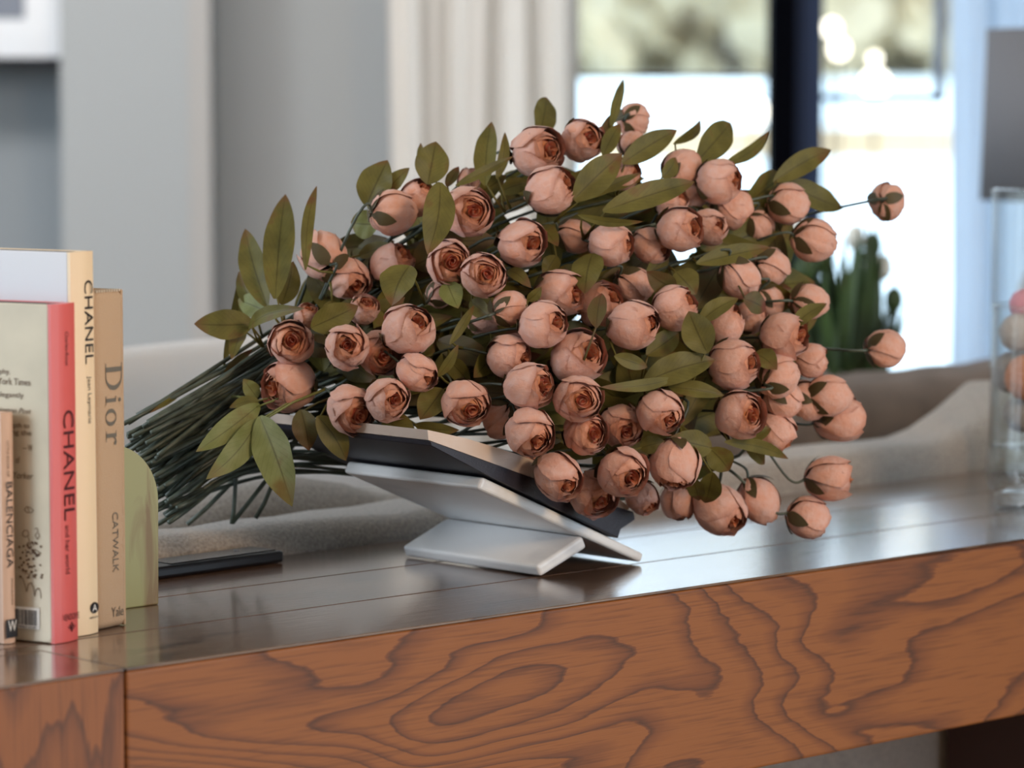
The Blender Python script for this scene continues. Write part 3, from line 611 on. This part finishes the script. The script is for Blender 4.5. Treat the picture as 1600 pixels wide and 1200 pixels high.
# ------------------------------------------------------------------ glass jars at the right edge
jb = onz(1638, 797); q_ = F / ((jb - CAM).dot(FW))
jar = thing('glass_jar', 'heavy clear glass jar of decorative balls at the right edge of the table', 'jar', jb)
jp_w = [(85, 30), (93, 36), (97, 52), (98, 76), (95, 110), (93, 160), (90, 220), (88, 300), (89, 318)]
jp_b = [(78, 0), (84, 3), (87, 12), (84, 26), (60, 34), (20, 30)]
def lathe_open(name, prof, m, parent, n=48):
    vs_ = []; fs = []
    for r, z in prof:
        for k in range(n): a = 2 * math.pi * k / n; vs_.append((r * math.cos(a), r * math.sin(a), z))
    for i in range(len(prof) - 1):
        for k in range(n): fs.append((i * n + k, i * n + (k + 1) % n, (i + 1) * n + (k + 1) % n, (i + 1) * n + k))
    fs.append(tuple(range(n))[::-1]); fs.append(tuple(range((len(prof) - 1) * n, len(prof) * n)))
    bm = bmesh.new(); bm.from_mesh(mesh('t', vs_, fs)); return link(name, from_bm(name, bm, True), m, parent)
def shell(name, prof, m, parent, n=56):
    vs_ = []; fs = []
    for r, z in prof:
        for k in range(n): a = 2 * math.pi * k / n; vs_.append((r * math.cos(a), r * math.sin(a), z))
    for i in range(len(prof) - 1):
        for k in range(n): fs.append((i * n + k, i * n + (k + 1) % n, (i + 1) * n + (k + 1) % n, (i + 1) * n + k))
    return link(name, mesh(name, vs_, fs), m, parent)
shell('glass_wall', [(r / q_, z / q_) for r, z in jp_w], M_pane, jar)
shell('inner_wall', [((r - 4) / q_, z / q_) for r, z in jp_w[2:]], M_pane, jar)
lathe_open('glass_base', [(r / q_, z / q_) for r, z in jp_b], M_pane, jar)
lathe_open('inner_shelf', [(20 / q_, 96 / q_), (90 / q_, 100 / q_), (91 / q_, 104 / q_), (20 / q_, 104 / q_)], M_pane, jar)
shell('rim', [(88 / q_, 314 / q_), (91 / q_, 318 / q_), (89 / q_, 322 / q_), (85 / q_, 319 / q_)], M_pane, jar)
tv = onz(1650, 742); q2 = F / ((tv - CAM).dot(FW))
vz = thing('glass_cylinder', 'tall clear glass cylinder standing behind the jar of balls', 'vase', tv)
hv = (742 - 300) / q2; rv = 104 / q2
shell('glass_wall', [(rv, .004), (rv, hv * .5), (rv, hv)], M_pane, vz)
shell('inner_wall', [(rv - .004, .012), (rv - .004, hv)], M_pane, vz)
lathe_open('glass_base', [(rv - .003, 0), (rv - .001, .003), (rv - .004, .01)], M_pane, vz)
shell('rim', [(rv, hv), (rv + .001, hv + .002), (rv - .002, hv + .004), (rv - .004, hv)], M_pane, vz)
cols = [((206, 124, 112), 'coral'), ((176, 164, 156), 'beige'), ((196, 132, 100), 'terracotta'), ((150, 140, 134), 'grey'), ((198, 140, 150), 'pink')]
rbm = [mat('ball_' + n_, c_, .85, bump=1.0, bscale=160) for c_, n_ in cols]
def ball(px, py, r, k, lab, dd=0):
    bm = bmesh.new(); bmesh.ops.create_icosphere(bm, subdivisions=4, radius=1)
    p = at(px, py, (jb - CAM).dot(FW) + dd)
    for v in bm.verts: v.co = v.co * r * (1 + .05 * noise.noise(v.co * 4 + Vector((k, 0, 0))))
    o = link('decorative_ball', from_bm('decorative_ball', bm, True), rbm[k]); o.location = p; tag(o, lab, 'ball', 'decorative balls in the glass jar'); return o
ball(1606, 590, .026, 2, 'terracotta textured ball at the front of the glass jar', -.02)
ball(1592, 520, .022, 1, 'beige ball near the top of the glass jar, below the pink one')
ball(1583, 582, .024, 3, 'grey ball against the left wall of the glass jar', .03)
ball(1602, 476, .018, 4, 'pink ball topping the heap in the glass jar', .01)
ball(1664, 545, .030, 0, 'coral ball in the middle of the glass jar', 0)
ball(1650, 640, .028, 1, 'lowest ball, beige, resting in the glass jar', .0)
ball(1598, 645, .022, 3, 'small grey ball low on the left in the glass jar', .01)

# ------------------------------------------------------------------ PEONIES
def petal_geo(Rr, phi, wid, tb_, tt, flare, seed, inner, nu=9, nv=10, droop=26, sz=1.12, tip=0.0):
    vs_ = []; fs = []; at_ = []
    for j in range(nv + 1):
        v = j / nv
        for i in range(nu + 1):
            u = -1 + 2 * i / nu
            ttu = tt + droop * u * u + 5 * noise.noise(Vector((u * 2.2, seed * 3.1, 0)))
            th = R(tb_ + (ttu - tb_) * v)
            az = phi + R(wid) * u * (.30 + .70 * min(1, v * 1.25) ** .6) + .04 * noise.noise(Vector((v * 3, seed, u)))
            r = Rr * (1 + .05 * u * (1 - inner)) * (1 + .075 * noise.noise(Vector((u * 1.3, v * 1.9, seed * 7.7))) + .045 * noise.noise(Vector((u * 4.5, v * 2.6, seed * 2.7))))
            r *= 1 + .014 * math.sin(u * 9 + seed) * v
            if v > .72: r += (flare + .05 * noise.noise(Vector((u * 3.1, seed * 1.9, 4)))) * ((v - .72) / .28) ** 1.5
            x_ = r * math.sin(th) * (1 - .10 * max(0, math.cos(th))); z_ = r * sz * math.cos(th) + (1 - Rr) * .25
            if tip and v > .9 and abs(u) < .25: z_ += tip * (v - .9) * 10 * (1 - abs(u) * 4)
            vs_.append(Vector((x_ * math.cos(az), x_ * math.sin(az), z_))); at_.append((inner, max(0, (v - .9) / .1) ** 2 * .5, 0))
    for j in range(nv):
        for i in range(nu): k = j * (nu + 1) + i; fs.append((k, k + 1, k + nu + 2, k + nu + 1))
    return vs_, fs, at_
def pmesh(name, parts):
    V = []; Fq = []; A_ = []
    for v, f, a in parts: n0 = len(V); V += v; Fq += [tuple(i + n0 for i in q) for q in f]; A_ += a
    me = mesh(name, V, Fq); at_ = me.attributes.new('petal', 'FLOAT_VECTOR', 'POINT'); at_.data.foreach_set('vector', [c for t in A_ for c in t])
    me.materials.append(M_petal); return me
VAR = []
#        outer petals n, rim angle, width, inner rims, flare
SPEC = [(5, 42, 62, (32, 26, 20), .04), (5, 28, 60, (22, 18, 15), .0), (6, 52, 55, (42, 34, 24), .07), (5, 37, 66, (28, 26, 18), -.02), (5, 58, 60, (50, 40, 28), .05), (4, 48, 70, (34, 28, 18), .03)]
for vi, (no, tt, wd, (i1, i2, i3), fl) in enumerate(SPEC):
    rv_ = random.Random(100 + vi); outer = []
    for k in range(no):
        ph = 2 * math.pi * k / no + rv_.uniform(-.25, .25)
        outer.append(pmesh('petal', [petal_geo(1.03 - .035 * (k % 3), ph, wd + rv_.uniform(-6, 8), 172, tt + rv_.uniform(-10, 12), fl + rv_.uniform(-.02, .03), vi * 10 + k, .02 + rv_.uniform(0, .08), tip=rv_.choice((0, 0, .06)))]))
    core = []
    for li, (Rr, n_, rim, inn) in enumerate(((.92, 4, i1, .2), (.82, 4, i2, .34), (.70, 4, i2 + 2, .46), (.57, 4, i3 + 8, .6))):
        off = rv_.uniform(0, 6)
        for k in range(n_):
            core.append(petal_geo(Rr, off + 2 * math.pi * k / n_ + rv_.uniform(-.3, .3), 200 / n_ + 14, 120 if li else 150, rim + rv_.uniform(-6, 10), rv_.uniform(-.05, .06), vi * 50 + li * 7 + k, inn, nu=8, nv=8, droop=18, sz=1.04))
    # crumpled spiral at the heart
    sv = []; sf = []; sa = []; NS = 46; tw = rv_.uniform(2.2, 3.2) * 6.2832; ph0 = rv_.uniform(0, 6)
    for i in range(NS + 1):
        s_ = i / NS; rr0 = .05 + .36 * s_ + .035 * math.sin(s_ * 31); a = ph0 + tw * s_
        for j in range(4):
            v = j / 3; r = rr0 * (.75 + .25 * v); z = .45 + v * (.47 - .22 * s_ + .05 * math.sin(s_ * 23 + vi))
            sv.append(Vector((r * math.cos(a), r * math.sin(a) * .85, z))); sa.append((.92 - .3 * v * (1 - .3 * s_), (.6 if j == 3 else 0), 0))
    for i in range(NS):
        for j in range(3): k = i * 4 + j; sf.append((k, k + 4, k + 5, k + 1))
    core.append((sv, sf, sa))
    nn_ = 16; dv = [Vector((.62 * math.cos(6.2832 * k / nn_), .62 * math.sin(6.2832 * k / nn_), .42)) for k in range(nn_)] + [Vector((0, 0, .6))]
    core.append((dv, [(k, (k + 1) % nn_, nn_) for k in range(nn_)], [(.95, 0, 0)] * (nn_ + 1)))
    sep = []
    for k in range(3):
        a = 2 * math.pi * k / 3 + rv_.uniform(-.3, .3); v_ = []; f_ = []; n_ = 7; L0 = R(rv_.uniform(50, 78))
        for i in range(n_ + 1):
            s = i / n_; th = math.pi - .05 - L0 * s; hw = .30 * (math.sin(math.pi * (.12 + .88 * s) ** 1.1) ** .8 if s < 1 else 0.02)
            for u in (-1, -.35, .35, 1):
                r = 1.10 + .02 * abs(u) + .05 * s * s; da = u * hw / max(.35, math.sin(th))
                v_.append(Vector((r * math.sin(th) * math.cos(a + da), r * math.sin(th) * math.sin(a + da), r * 1.06 * math.cos(th))))
        for i in range(n_):
            for j in range(3): q = i * 4 + j; f_.append((q, q + 1, q + 5, q + 4))
        me = mesh('sepal', v_, f_); me.materials.append(M_sepal); sep.append(me)
    VAR.append((pmesh('bloom', core), outer, sep))

# px, py, pixel radius, axis x, axis y (image, up positive), toward camera (+) or away (-), variant, behind offset, where
HEADS = [
 (840, 237, 39, .72, .05, .70, 2, 0, 'peony at the top of the bouquet, open face turned right, left of another top bloom'),
 (910, 218, 33, .45, .1, .88, 0, .0, 'top-row peony with ragged centre, right of the big topmost open one'),
 (862, 297, 37, .75, .35, .55, 3, -.02, 'peony with small dark mouth turned up right, directly below the top open bloom'),
 (731, 331, 39, .35, .0, .93, 2, -.02, 'large round open peony on the upper left, right of a long hanging leaf'),
 (815, 380, 37, .6, -.05, .78, 0, -.02, 'peony with orange centre turned right, below and right of the large upper-left one'),
 (702, 410, 35, .2, .0, .97, 4, -.02, 'wide-open peony facing the camera, left of its touching twin'),
 (755, 430, 35, .3, .05, .93, 2, -.03, 'wide-open peony touching the right side of a similar one, upper left'),
 (614, 332, 34, .75, .1, -.55, 1, 0, 'peony seen from behind with dark sepals on its left, top left of bouquet'),
 (652, 308, 28, .5, .7, .4, 0, .02, 'small peony opening upward, half hidden by a long leaf at top left'),
 (614, 412, 33, .6, .6, .35, 5, .03, 'shaded peony turned away upward, right of the highest stems on the left'),
 (900, 370, 28, .7, -.2, -.3, 1, .02, 'small shaded closed peony in the upper middle between two brighter ones'),
 (957, 382, 33, .82, -.1, .45, 3, -.02, 'pale peony in profile with dark mouth at right, upper middle'),
 (1018, 385, 28, .5, -.2, .3, 1, .01, 'mauve peony tucked right of the pale profile one, upper middle'),
 (505, 398, 37, -.2, .3, -.6, 5, 0, 'orange-tinged peony behind an upright leaf at the upper left end'),
 (545, 437, 33, .3, -.3, .5, 0, .03, 'peony hidden behind crossing stems on the left, in shade'),
 (568, 482, 24, .3, .5, .6, 4, .02, 'small peony peeking over the leaf above the left cluster'),
 (455, 536, 35, .1, .15, .95, 4, -.01, 'leftmost front-facing peony with dark orange mouth'),
 (450, 602, 40, -.75, -.1, .5, 2, 0, 'mauve striped peony turned left, lowest at the left end'),
 (541, 541, 35, .1, .05, .97, 0, -.02, 'peony with small red centre facing camera, left cluster'),
 (595, 551, 35, .25, -.2, .9, 2, .01, 'flatter peony wedged between two others in the left cluster'),
 (639, 515, 39, .5, .4, .75, 3, -.02, 'large upper right peony of the left cluster, petals swirling right'),
 (652, 583, 30, .7, -.4, .6, 1, -.01, 'small peony with deep red mouth at lower right, left cluster'),
 (550, 641, 38, .5, -.3, .75, 4, -.01, 'deep orange open peony resting over the dark book, lower left'),
 (607, 624, 34, .4, .0, .85, 0, -.02, 'peony just right of the deep orange one at the lower left'),
 (728, 630, 36, .4, -.4, .8, 2, -.01, 'pale orange round peony alone above the marble stand'),
 (480, 494, 20, .2, .5, .4, 0, .03, 'small pink petals of a peony behind the leftmost front-facing one'),
 (795, 481, 28, .5, .2, -.45, 1, -.01, 'closed pink bud on a bare stem, middle left of the centre'),
 (850, 507, 37, .7, .1, .62, 3, -.03, 'bright pink peony at the centre with narrow mouth turned right'),
 (877, 457, 36, .8, -.1, .5, 2, 0, 'orange ruffled peony in profile above the bright central one'),
 (797, 557, 33, .8, -.1, .4, 5, 0, 'pink peony with dark hollow mouth at right, left of the centre'),
 (830, 602, 37, .75, .0, .6, 4, -.03, 'pink peony with square dark mouth, below the hollow-mouthed one'),
 (904, 557, 42, .6, .2, .72, 5, -.01, 'largest central peony, orange with folded petals at right'),
 (903, 623, 37, .25, -.1, .94, 2, -.03, 'pale round-faced peony just below the largest central one'),
 (829, 677, 37, .45, -.45, .75, 5, -.03, 'pale peony facing down right just above the marble stand'),
 (916, 677, 34, .5, .0, .8, 4, -.01, 'orange peony with hollow centre, lower middle'),
 (972, 668, 35, .2, -.2, .7, 0, .03, 'dusky brownish peony in shade, lower middle'),
 (784, 655, 30, -.2, -.4, -.5, 1, .03, 'shaded peony back between two front blooms above the stand'),
 (940, 476, 34, .6, .4, .5, 5, .02, 'brown-shaded peony crossed by a dark leaf at the centre right'),
 (991, 508, 37, .75, .1, .6, 1, -.02, 'smooth orange peony turned right, right of the dark leaf'),
 (990, 447, 29, .5, -.3, -.4, 1, .03, 'closed peony back above the smooth orange one'),
 (1056, 480, 33, .75, .4, .4, 3, -.01, 'pink peony with thin rim turned right, centre right above broad leaf'),
 (1033, 646, 35, .5, -.4, .75, 0, -.01, 'dark-centred orange peony in the lower right centre'),
 (990, 187, 26, .5, .1, -.8, 1, .03, 'pinkish bud seen from behind at the very top beside an upright leaf'),
 (988, 226, 22, .3, .5, -.4, 1, .05, 'top of a small pink peony below the highest bud'),
 (975, 274, 24, .5, .2, .3, 1, .03, 'peony half hidden by two broad leaves at the upper middle'),
 (1066, 262, 29, .5, .4, -.3, 1, .02, 'rounded pink peony back left of the large upper right one'),
 (1125, 283, 34, .85, .0, .5, 3, -.01, 'large smooth pink peony with red slit, upper right'),
 (1064, 358, 35, .78, .05, .55, 5, -.03, 'bright pink peony with dark slit, lower left of the upper right one'),
 (1145, 326, 30, .6, -.4, -.1, 2, .02, 'orange bloom tucked under the large smooth upper right peony'),
 (1110, 355, 28, .4, .1, .6, 1, .01, 'orange peony right of the bright slit one, upper right'),
 (1050, 317, 24, .4, .3, .3, 0, .03, 'small orange peony above the bright slit one'),
 (1082, 304, 25, .2, .4, -.4, 1, .04, 'shaded mauve petals behind the large upper right peony'),
 (1232, 320, 31, .85, -.1, -.35, 0, 0, 'peony in profile with dark sepals, right of the upper right group'),
 (1272, 376, 33, .85, -.15, -.45, 1, 0, 'drooping bud from behind with spiky sepals at the right edge'),
 (1182, 352, 28, .3, -.3, -.5, 1, .05, 'dim mauve bud in deep shade among the right blooms'),
 (1156, 433, 32, .6, -.5, -.35, 0, -.01, 'peony back with sepals at its left, middle of the right side'),
 (1203, 418, 30, .4, -.1, -.5, 1, .03, 'brownish peony behind the sepal-backed one on the right side'),
 (1200, 470, 26, .3, -.3, -.4, 1, .05, 'shadowed peony low behind the right side blooms'),
 (1265, 471, 29, .8, .0, -.5, 1, .01, 'bud seen from behind beside the dark plant, a leaf across it'),
 (1228, 525, 37, .8, .05, .5, 5, -.01, 'broad pink peony in profile at the middle of the right side'),
 (1134, 508, 30, .4, .5, .2, 1, .01, 'smooth peony top behind a thin horizontal stem, right of centre'),
 (1148, 569, 38, .75, .1, .5, 3, -.01, 'tall orange peony with dark slit at right, right of centre'),
 (1172, 494, 24, .5, .4, .1, 0, .04, 'small orange petals behind the broad pink profile peony'),
 (1268, 562, 26, .7, -.1, .0, 0, .02, 'small orange peony below the broad pink profile one'),
 (1216, 588, 33, .4, .2, -.4, 1, .0, 'rounded orange peony back above a thin dark stem, right side'),
 (1222, 622, 30, .4, -.3, -.3, 2, .02, 'peony directly beneath the one above the thin dark stem'),
 (1157, 648, 37, .65, -.05, .75, 2, -.02, 'bright pink open peony on the lower right'),
 (1296, 617, 32, .85, .05, -.35, 1, -.01, 'smooth pink peony held out by a thin stem at the right edge'),
 (1262, 626, 30, .6, -.2, -.4, 1, .03, 'dark-based peony behind the one held out at the right edge'),
 (1315, 655, 36, .9, .1, -.1, 2, .0, 'rightmost cluster peony with ruffled rim toward the right'),
 (1211, 678, 32, .6, -.5, .1, 0, .02, 'shaded peony with ruffles at lower right, under the right side'),
 (1299, 748, 36, .9, .0, -.15, 2, 0, 'tall peony on a bare stem above the table, lower right'),
 (1264, 810, 32, .85, -.2, -.2, 0, 0, 'lowest peony on a long bare stem, just over the table'),
 (1126, 797, 41, .5, -.5, .6, 3, -.01, 'big pale peony hanging lowest in the middle of the bottom edge'),
 (1187, 782, 33, .4, -.7, -.1, 1, .01, 'orange peony drooping behind the big pale lowest one'),
 (1059, 785, 28, .2, -.7, .0, 1, .01, 'small orange peony left of the big pale lowest one'),
 (1054, 727, 39, .0, -.75, .3, 3, -.01, 'smooth topped peony with crinkled lower rim, bottom right centre'),
 (973, 738, 38, .45, -.3, .8, 5, -.02, 'open orange peony with folded centre, bottom middle'),
 (871, 745, 37, .55, -.5, .7, 0, -.02, 'peony hanging against the end of the dark book'),
 (928, 773, 36, .4, -.4, .75, 2, .0, 'flat faced dusky peony, lowest beside the dark book corner'),
 (1005, 778, 25, .3, -.4, .3, 0, .03, 'small shaded peony partly hidden between two bottom blooms'),
 (836, 722, 22, .2, -.3, .1, 1, .04, 'sliver of a pink peony behind the one at the end of the book'),
 (1387, 315, 29, .35, .0, -.85, 1, .0, 'lone bud seen from behind, highest of the two apart at far right'),
 (1384, 545, 30, .85, .05, -.45, 1, .0, 'lone bud on a thin horizontal stem in front of the dark plant'),
 (757, 503, 22, .2, .0, .0, 1, .05, 'dark shaded bud deep inside the bouquet left of the centre'),
 (688, 458, 22, .3, .2, -.3, 1, .04, 'small mauve petals between two round leaves, upper left'),
 (733, 281, 18, .2, .6, .0, 1, .04, 'tiny pink tip of a peony above the large upper left one'),
]
def depth(x, y):
    s = math.sqrt(max(0, 1 - ((x - 870) / 480) ** 2 - ((y - 480) / 330) ** 2))
    return 3.37 - .16 * s - .125 * max(0, min(1, (y - 400) / 330)) + .00012 * (x - 870)
def img_dir(ax, ay, az): return (RT * ax + UP * ay - FW * az).normalized()
PEON = []   # (root, stem samples)
for hi, (px, py, pr, ax, ay, az, vi, dd, lab) in enumerate(HEADS):
    rh = random.Random(900 + hi)
    D = depth(px, py) + dd; c = at(px, py, D); rad = pr * D / F * 1.0; axis = img_dir(ax, ay, az)
    t = max(0, min(1, (py - 200) / 600)); t2 = max(0, min(1, t + rh.uniform(-.10, .10)))
    E = at(rh.uniform(185, 235) + 45 * t2, 655 + 160 * t2 + rh.uniform(-20, 20), 3.20 + rh.uniform(-.04, .05) + .02 * t2)
    if t2 > .6 and rh.random() < .16: E = at(rh.uniform(255, 420), rh.uniform(800, 822), 3.31); mx_ = None
    else: mx_ = 0
    mx_ = min((430 if mx_ == 0 else 520) + rh.uniform(-25, 25), px - 60)
    Mp = at(mx_, 520 + 205 * t2 + rh.uniform(-26, 26) - (mx_ - 430) * .55 * (1 - .6 * t2), 3.27 + rh.uniform(-.03, .04) + .04 * t2)
    B0 = c - axis * rad * 1.04; P3 = B0 - axis * (.045 if az > 0 else .02)
    pts = [E, Mp]
    if px > 650:
        xm = (mx_ + px) / 2; ym = (520 + 205 * t2) * .42 + py * .58
        pts.append(at(xm, ym, max(3.27, depth(xm, ym) + .06 + rh.uniform(-.01, .03))))
    if px > 1250: xm = mx_ * .2 + px * .8; pts.append(at(xm, py * .85 + 545 * .15, D - .0 + .01))
    if px > 1090 and py > 715: pts.append(at(px - 130, py - 78, D - .01))
    pts += [P3, B0] if (P3 - pts[-1]).length > .04 else [B0]
    root = thing('peony', lab, 'flower', E, 0, 'artificial peonies in the bouquet')
    cm = catmull(pts, 7); v, f = tube_geo([p - E for p in cm], [max(.0014, .0025 - .0014 * q / len(cm)) for q in range(len(cm))], 6)
    link('stem', mesh('stem', v, f), M_stem, root)
    # bloom oriented with its axis, spun at random
    core, outer, sep = VAR[vi]
    zx = axis; xx = zx.orthogonal().normalized(); yy = zx.cross(xx); spin = rh.uniform(0, 6.28)
    mw = Matrix((xx * math.cos(spin) + yy * math.sin(spin), -xx * math.sin(spin) + yy * math.cos(spin), zx)).transposed().to_4x4()
    b = bpy.data.objects.new('bloom', core); COL.objects.link(b); b.parent = root
    sq = rh.uniform(.94, 1.04)
    b.matrix_local = Matrix.Translation(c - E) @ mw @ Matrix.Diagonal((rad * sq, rad / sq, rad * rh.uniform(.98, 1.08), 1))
    for me in outer: o = bpy.data.objects.new('petal', me); COL.objects.link(o); o.parent = b
    for me in sep: o = bpy.data.objects.new('sepal', me); COL.objects.link(o); o.parent = b
    PEON.append((root, cm, E, (px, py)))

# ------------------------------------------------------------------ leaves (image base, image tip, width px, depth shift, kind, bend)
LV = [
 (418, 480, 383, 357, 40, -.02, 0), (430, 467, 446, 303, 46, -.03, 0), (477, 422, 495, 290, 18, -.05, 0), (398, 482, 373, 424, 24, .0, 0), (396, 506, 303, 506, 44, -.03, 0), (380, 512, 362, 562, 22, -.03, 0),
 (388, 512, 476, 482, 22, -.05, 0), (428, 492, 372, 468, 34, .01, 2), (440, 476, 458, 408, 32, 0, 0), (486, 512, 560, 478, 42, -.05, 0), (640, 415, 612, 478, 50, -.08, 0), (688, 285, 668, 398, 46, -.07, 0),
 (572, 322, 606, 250, 50, 0, 0), (598, 305, 640, 262, 24, .0, 0), (668, 288, 681, 221, 50, 0, 0), (668, 270, 657, 223, 14, .01, 0), (592, 350, 548, 348, 42, .02, 2), (758, 290, 768, 190, 33, .0, 0),
 (776, 280, 789, 206, 16, .0, 0), (842, 215, 854, 152, 34, .03, 0), (712, 290, 802, 244, 15, -.03, 0), (698, 292, 717, 260, 16, .01, 1), (955, 200, 974, 124, 15, -.01, 0), (933, 218, 957, 178, 15, .0, 1), (942, 244, 969, 193, 24, -.02, 0),
 (972, 255, 1058, 203, 36, -.01, 0), (1052, 225, 1094, 187, 15, 0, 0), (1088, 254, 1142, 192, 44, 0, 0), (1130, 258, 1201, 204, 19, 0, 0), (1208, 284, 1299, 234, 34, -.01, 0), (1222, 286, 1317, 326, 38, .01, 0),
 (1160, 325, 1222, 275, 48, .02, 0), (896, 312, 972, 240, 46, -.04, 0), (942, 330, 1086, 284, 38, -.05, 0), (900, 316, 1002, 270, 16, -.04, 0), (903, 336, 1005, 346, 13, -.05, 0), (1034, 278, 1056, 246, 22, -.02, 0),
 (1088, 412, 1202, 386, 28, -.04, 0), (1056, 425, 1088, 460, 42, -.02, 0), (1055, 452, 1010, 424, 32, -.02, 1), (1162, 466, 1197, 484, 32, -.03, 1), (1105, 552, 1076, 486, 48, -.05, 0), (1092, 505, 1154, 466, 26, -.03, 0),
 (1238, 512, 1292, 474, 22, -.04, 0), (1005, 598, 1118, 562, 44, -.02, 0), (1045, 605, 1132, 618, 24, -.02, 0), (1178, 552, 1214, 578, 32, -.01, 0), (932, 512, 940, 458, 27, -.08, 1), (960, 556, 1012, 574, 22, -.03, 0),
 (1050, 592, 938, 605, 18, -.03, 0), (926, 396, 914, 460, 44, -.03, 0), (794, 422, 830, 450, 20, -.02, 0), (824, 470, 846, 448, 16, -.03, 0), (698, 440, 716, 482, 34, -.02, 2), (703, 538, 741, 477, 14, -.02, 0), (684, 588, 716, 538, 15, -.02, 0),
 (692, 608, 656, 656, 42, -.01, 0), (598, 658, 652, 688, 38, -.02, 0), (648, 664, 718, 672, 20, -.01, 0), (496, 650, 541, 720, 38, -.04, 0), (470, 640, 483, 704, 38, -.04, 1), (406, 632, 306, 706, 36, -.06, 2), (404, 655, 322, 749, 38, -.07, 2),
 (406, 650, 457, 792, 56, -.08, 2), (405, 626, 358, 637, 16, -.05, 0), (402, 622, 380, 592, 24, -.04, 2), (280, 616, 233, 646, 8, 0, 0), (1112, 700, 1046, 684, 38, -.02, 0), (1108, 700, 1139, 736, 38, -.02, 0), (1132, 690, 1232, 717, 20, -.03, 0),
 (1080, 744, 1092, 782, 24, -.04, 0), (1114, 738, 1102, 786, 36, -.04, 0), (1150, 698, 1206, 668, 24, 0, 0), (1160, 690, 1195, 725, 24, 0, 0), (560, 470, 524, 500, 26, 0, 0), (520, 470, 500, 520, 24, 0, 0), (770, 545, 740, 590, 30, .02, 0), (700, 560, 735, 600, 28, .02, 0),
 (1000, 700, 1040, 690, 26, 0, 0), (845, 350, 872, 385, 26, 0, 0), (880, 415, 905, 440, 24, 0, 0), (1010, 555, 1060, 520, 34, 0, 0), (345, 600, 395, 545, 16, 0, 1), (350, 565, 375, 428, 18, .01, 0),
 (1120, 300, 1165, 330, 22, 0, 0), (780, 300, 830, 285, 24, .02, 0), (560, 400, 610, 380, 20, .02, 0), (735, 470, 770, 500, 26, 0, 0), (870, 400, 850, 435, 26, .01, 0), (1010, 430, 1045, 400, 26, .01, 0),
]
# deeper foliage that closes the inside of the bouquet
rl = random.Random(44)
HULL = [(470, 420), (590, 320), (760, 270), (980, 230), (1150, 270), (1260, 340), (1280, 480), (1290, 600), (1200, 690), (1080, 760), (880, 740), (760, 640), (560, 620), (430, 560)]
def inside(x, y):
    s = False; j = len(HULL) - 1
    for i in range(len(HULL)):
        xi, yi = HULL[i]; xj, yj = HULL[j]
        if (yi > y) != (yj > y) and x < (xj - xi) * (y - yi) / (yj - yi) + xi: s = not s
        j = i
    return s
nfill = 0
while nfill < 330:
    x_ = rl.uniform(430, 1290 if nfill % 4 else 800); y_ = rl.uniform(240 if nfill % 4 else 520, 760)
    a = rl.gauss(.2, .9); l_ = rl.uniform(80, 150); tx, ty = x_ + l_ * math.cos(a), y_ - l_ * math.sin(a)
    if not inside(x_, y_) or not inside(tx, ty): continue
    LV.append((x_, y_, tx, ty, rl.uniform(32, 54), rl.uniform(.035, .14), rl.choice((0, 0, 0, 1)))); nfill += 1
# dense dark spray along the back of the bouquet
def make_leaf(bx, by, tx, ty, wpx, dd, kind, k):
    rk = random.Random(5000 + k)
    D0 = depth(bx, by) + dd + .01; D1 = depth(tx, ty) + dd + rk.uniform(-.02, .02)
    b = at(bx, by, D0); t = at(tx, ty, D1); ww = wpx * D0 / F; L_ = (t - b).length
    tilt = rk.uniform(-.45, .45); axd = (t - b).normalized(); view = -FW
    side = axd.cross(view).normalized(); nn = side.cross(axd).normalized()
    side = (side * math.cos(tilt) + nn * math.sin(tilt)).normalized(); nn = side.cross(axd).normalized()
    if nn.dot(view) < 0: nn = -nn
    ww /= max(.6, math.cos(tilt)); bend = L_ * rk.uniform(.02, .10); sidebend = L_ * rk.uniform(-.05, .05); fold = rk.uniform(.10, .35)
    # stem that carries it: nearest
    best = min(PEON, key=lambda P: min((p - b).length_squared for p in P[1][3:-2]))
    near = min(best[1][3:-2], key=lambda p: (p - b).length_squared)
    root, E = best[0], best[2]
    n = 16; vs_ = []; fs = []; uv = []; us = (-1, -.66, -.33, 0, .33, .66, 1)
    for i in range(n + 1):
        s = i / n; c = b + (t - b) * s + nn * (bend * math.sin(math.pi * s)) + side * (sidebend * math.sin(math.pi * s))
        hw = .5 * ww * ((s + .012) ** .74 * (1 - s) ** .92 / .30 if s < 1 else 0.004)
        for u in us:
            wav = .06 * hw * math.sin(s * 17 + u * 2 + k)
            vs_.append(c + side * (hw * u) + nn * (fold * hw * abs(u) + wav * abs(u)) - E); uv.append((u, s, 0))
    m_ = len(us)
    for i in range(n):
        for j in range(m_ - 1): q = i * m_ + j; fs.append((q, q + 1, q + m_ + 1, q + m_))
    pv, pf_ = tube_geo([near - E, (near * .5 + b * .5) - E - axd * 0 , b - E + (t - b) * .06], [.0015, .0012, .0009], 5); n0 = len(vs_)
    vs_ += pv; fs += [tuple(q + n0 for q in f) for f in pf_]; uv += [(0.5, 0, 0)] * len(pv)
    me = mesh('leaf', vs_, fs); a_ = me.attributes.new('leafuv', 'FLOAT_VECTOR', 'POINT'); a_.data.foreach_set('vector', [c for q in uv for c in q])
    me.materials.append((M_leaf, M_leafb, M_leafg)[kind]); o = bpy.data.objects.new('leaf', me); COL.objects.link(o); o.parent = root
for k, lv in enumerate(LV): make_leaf(*lv, k)
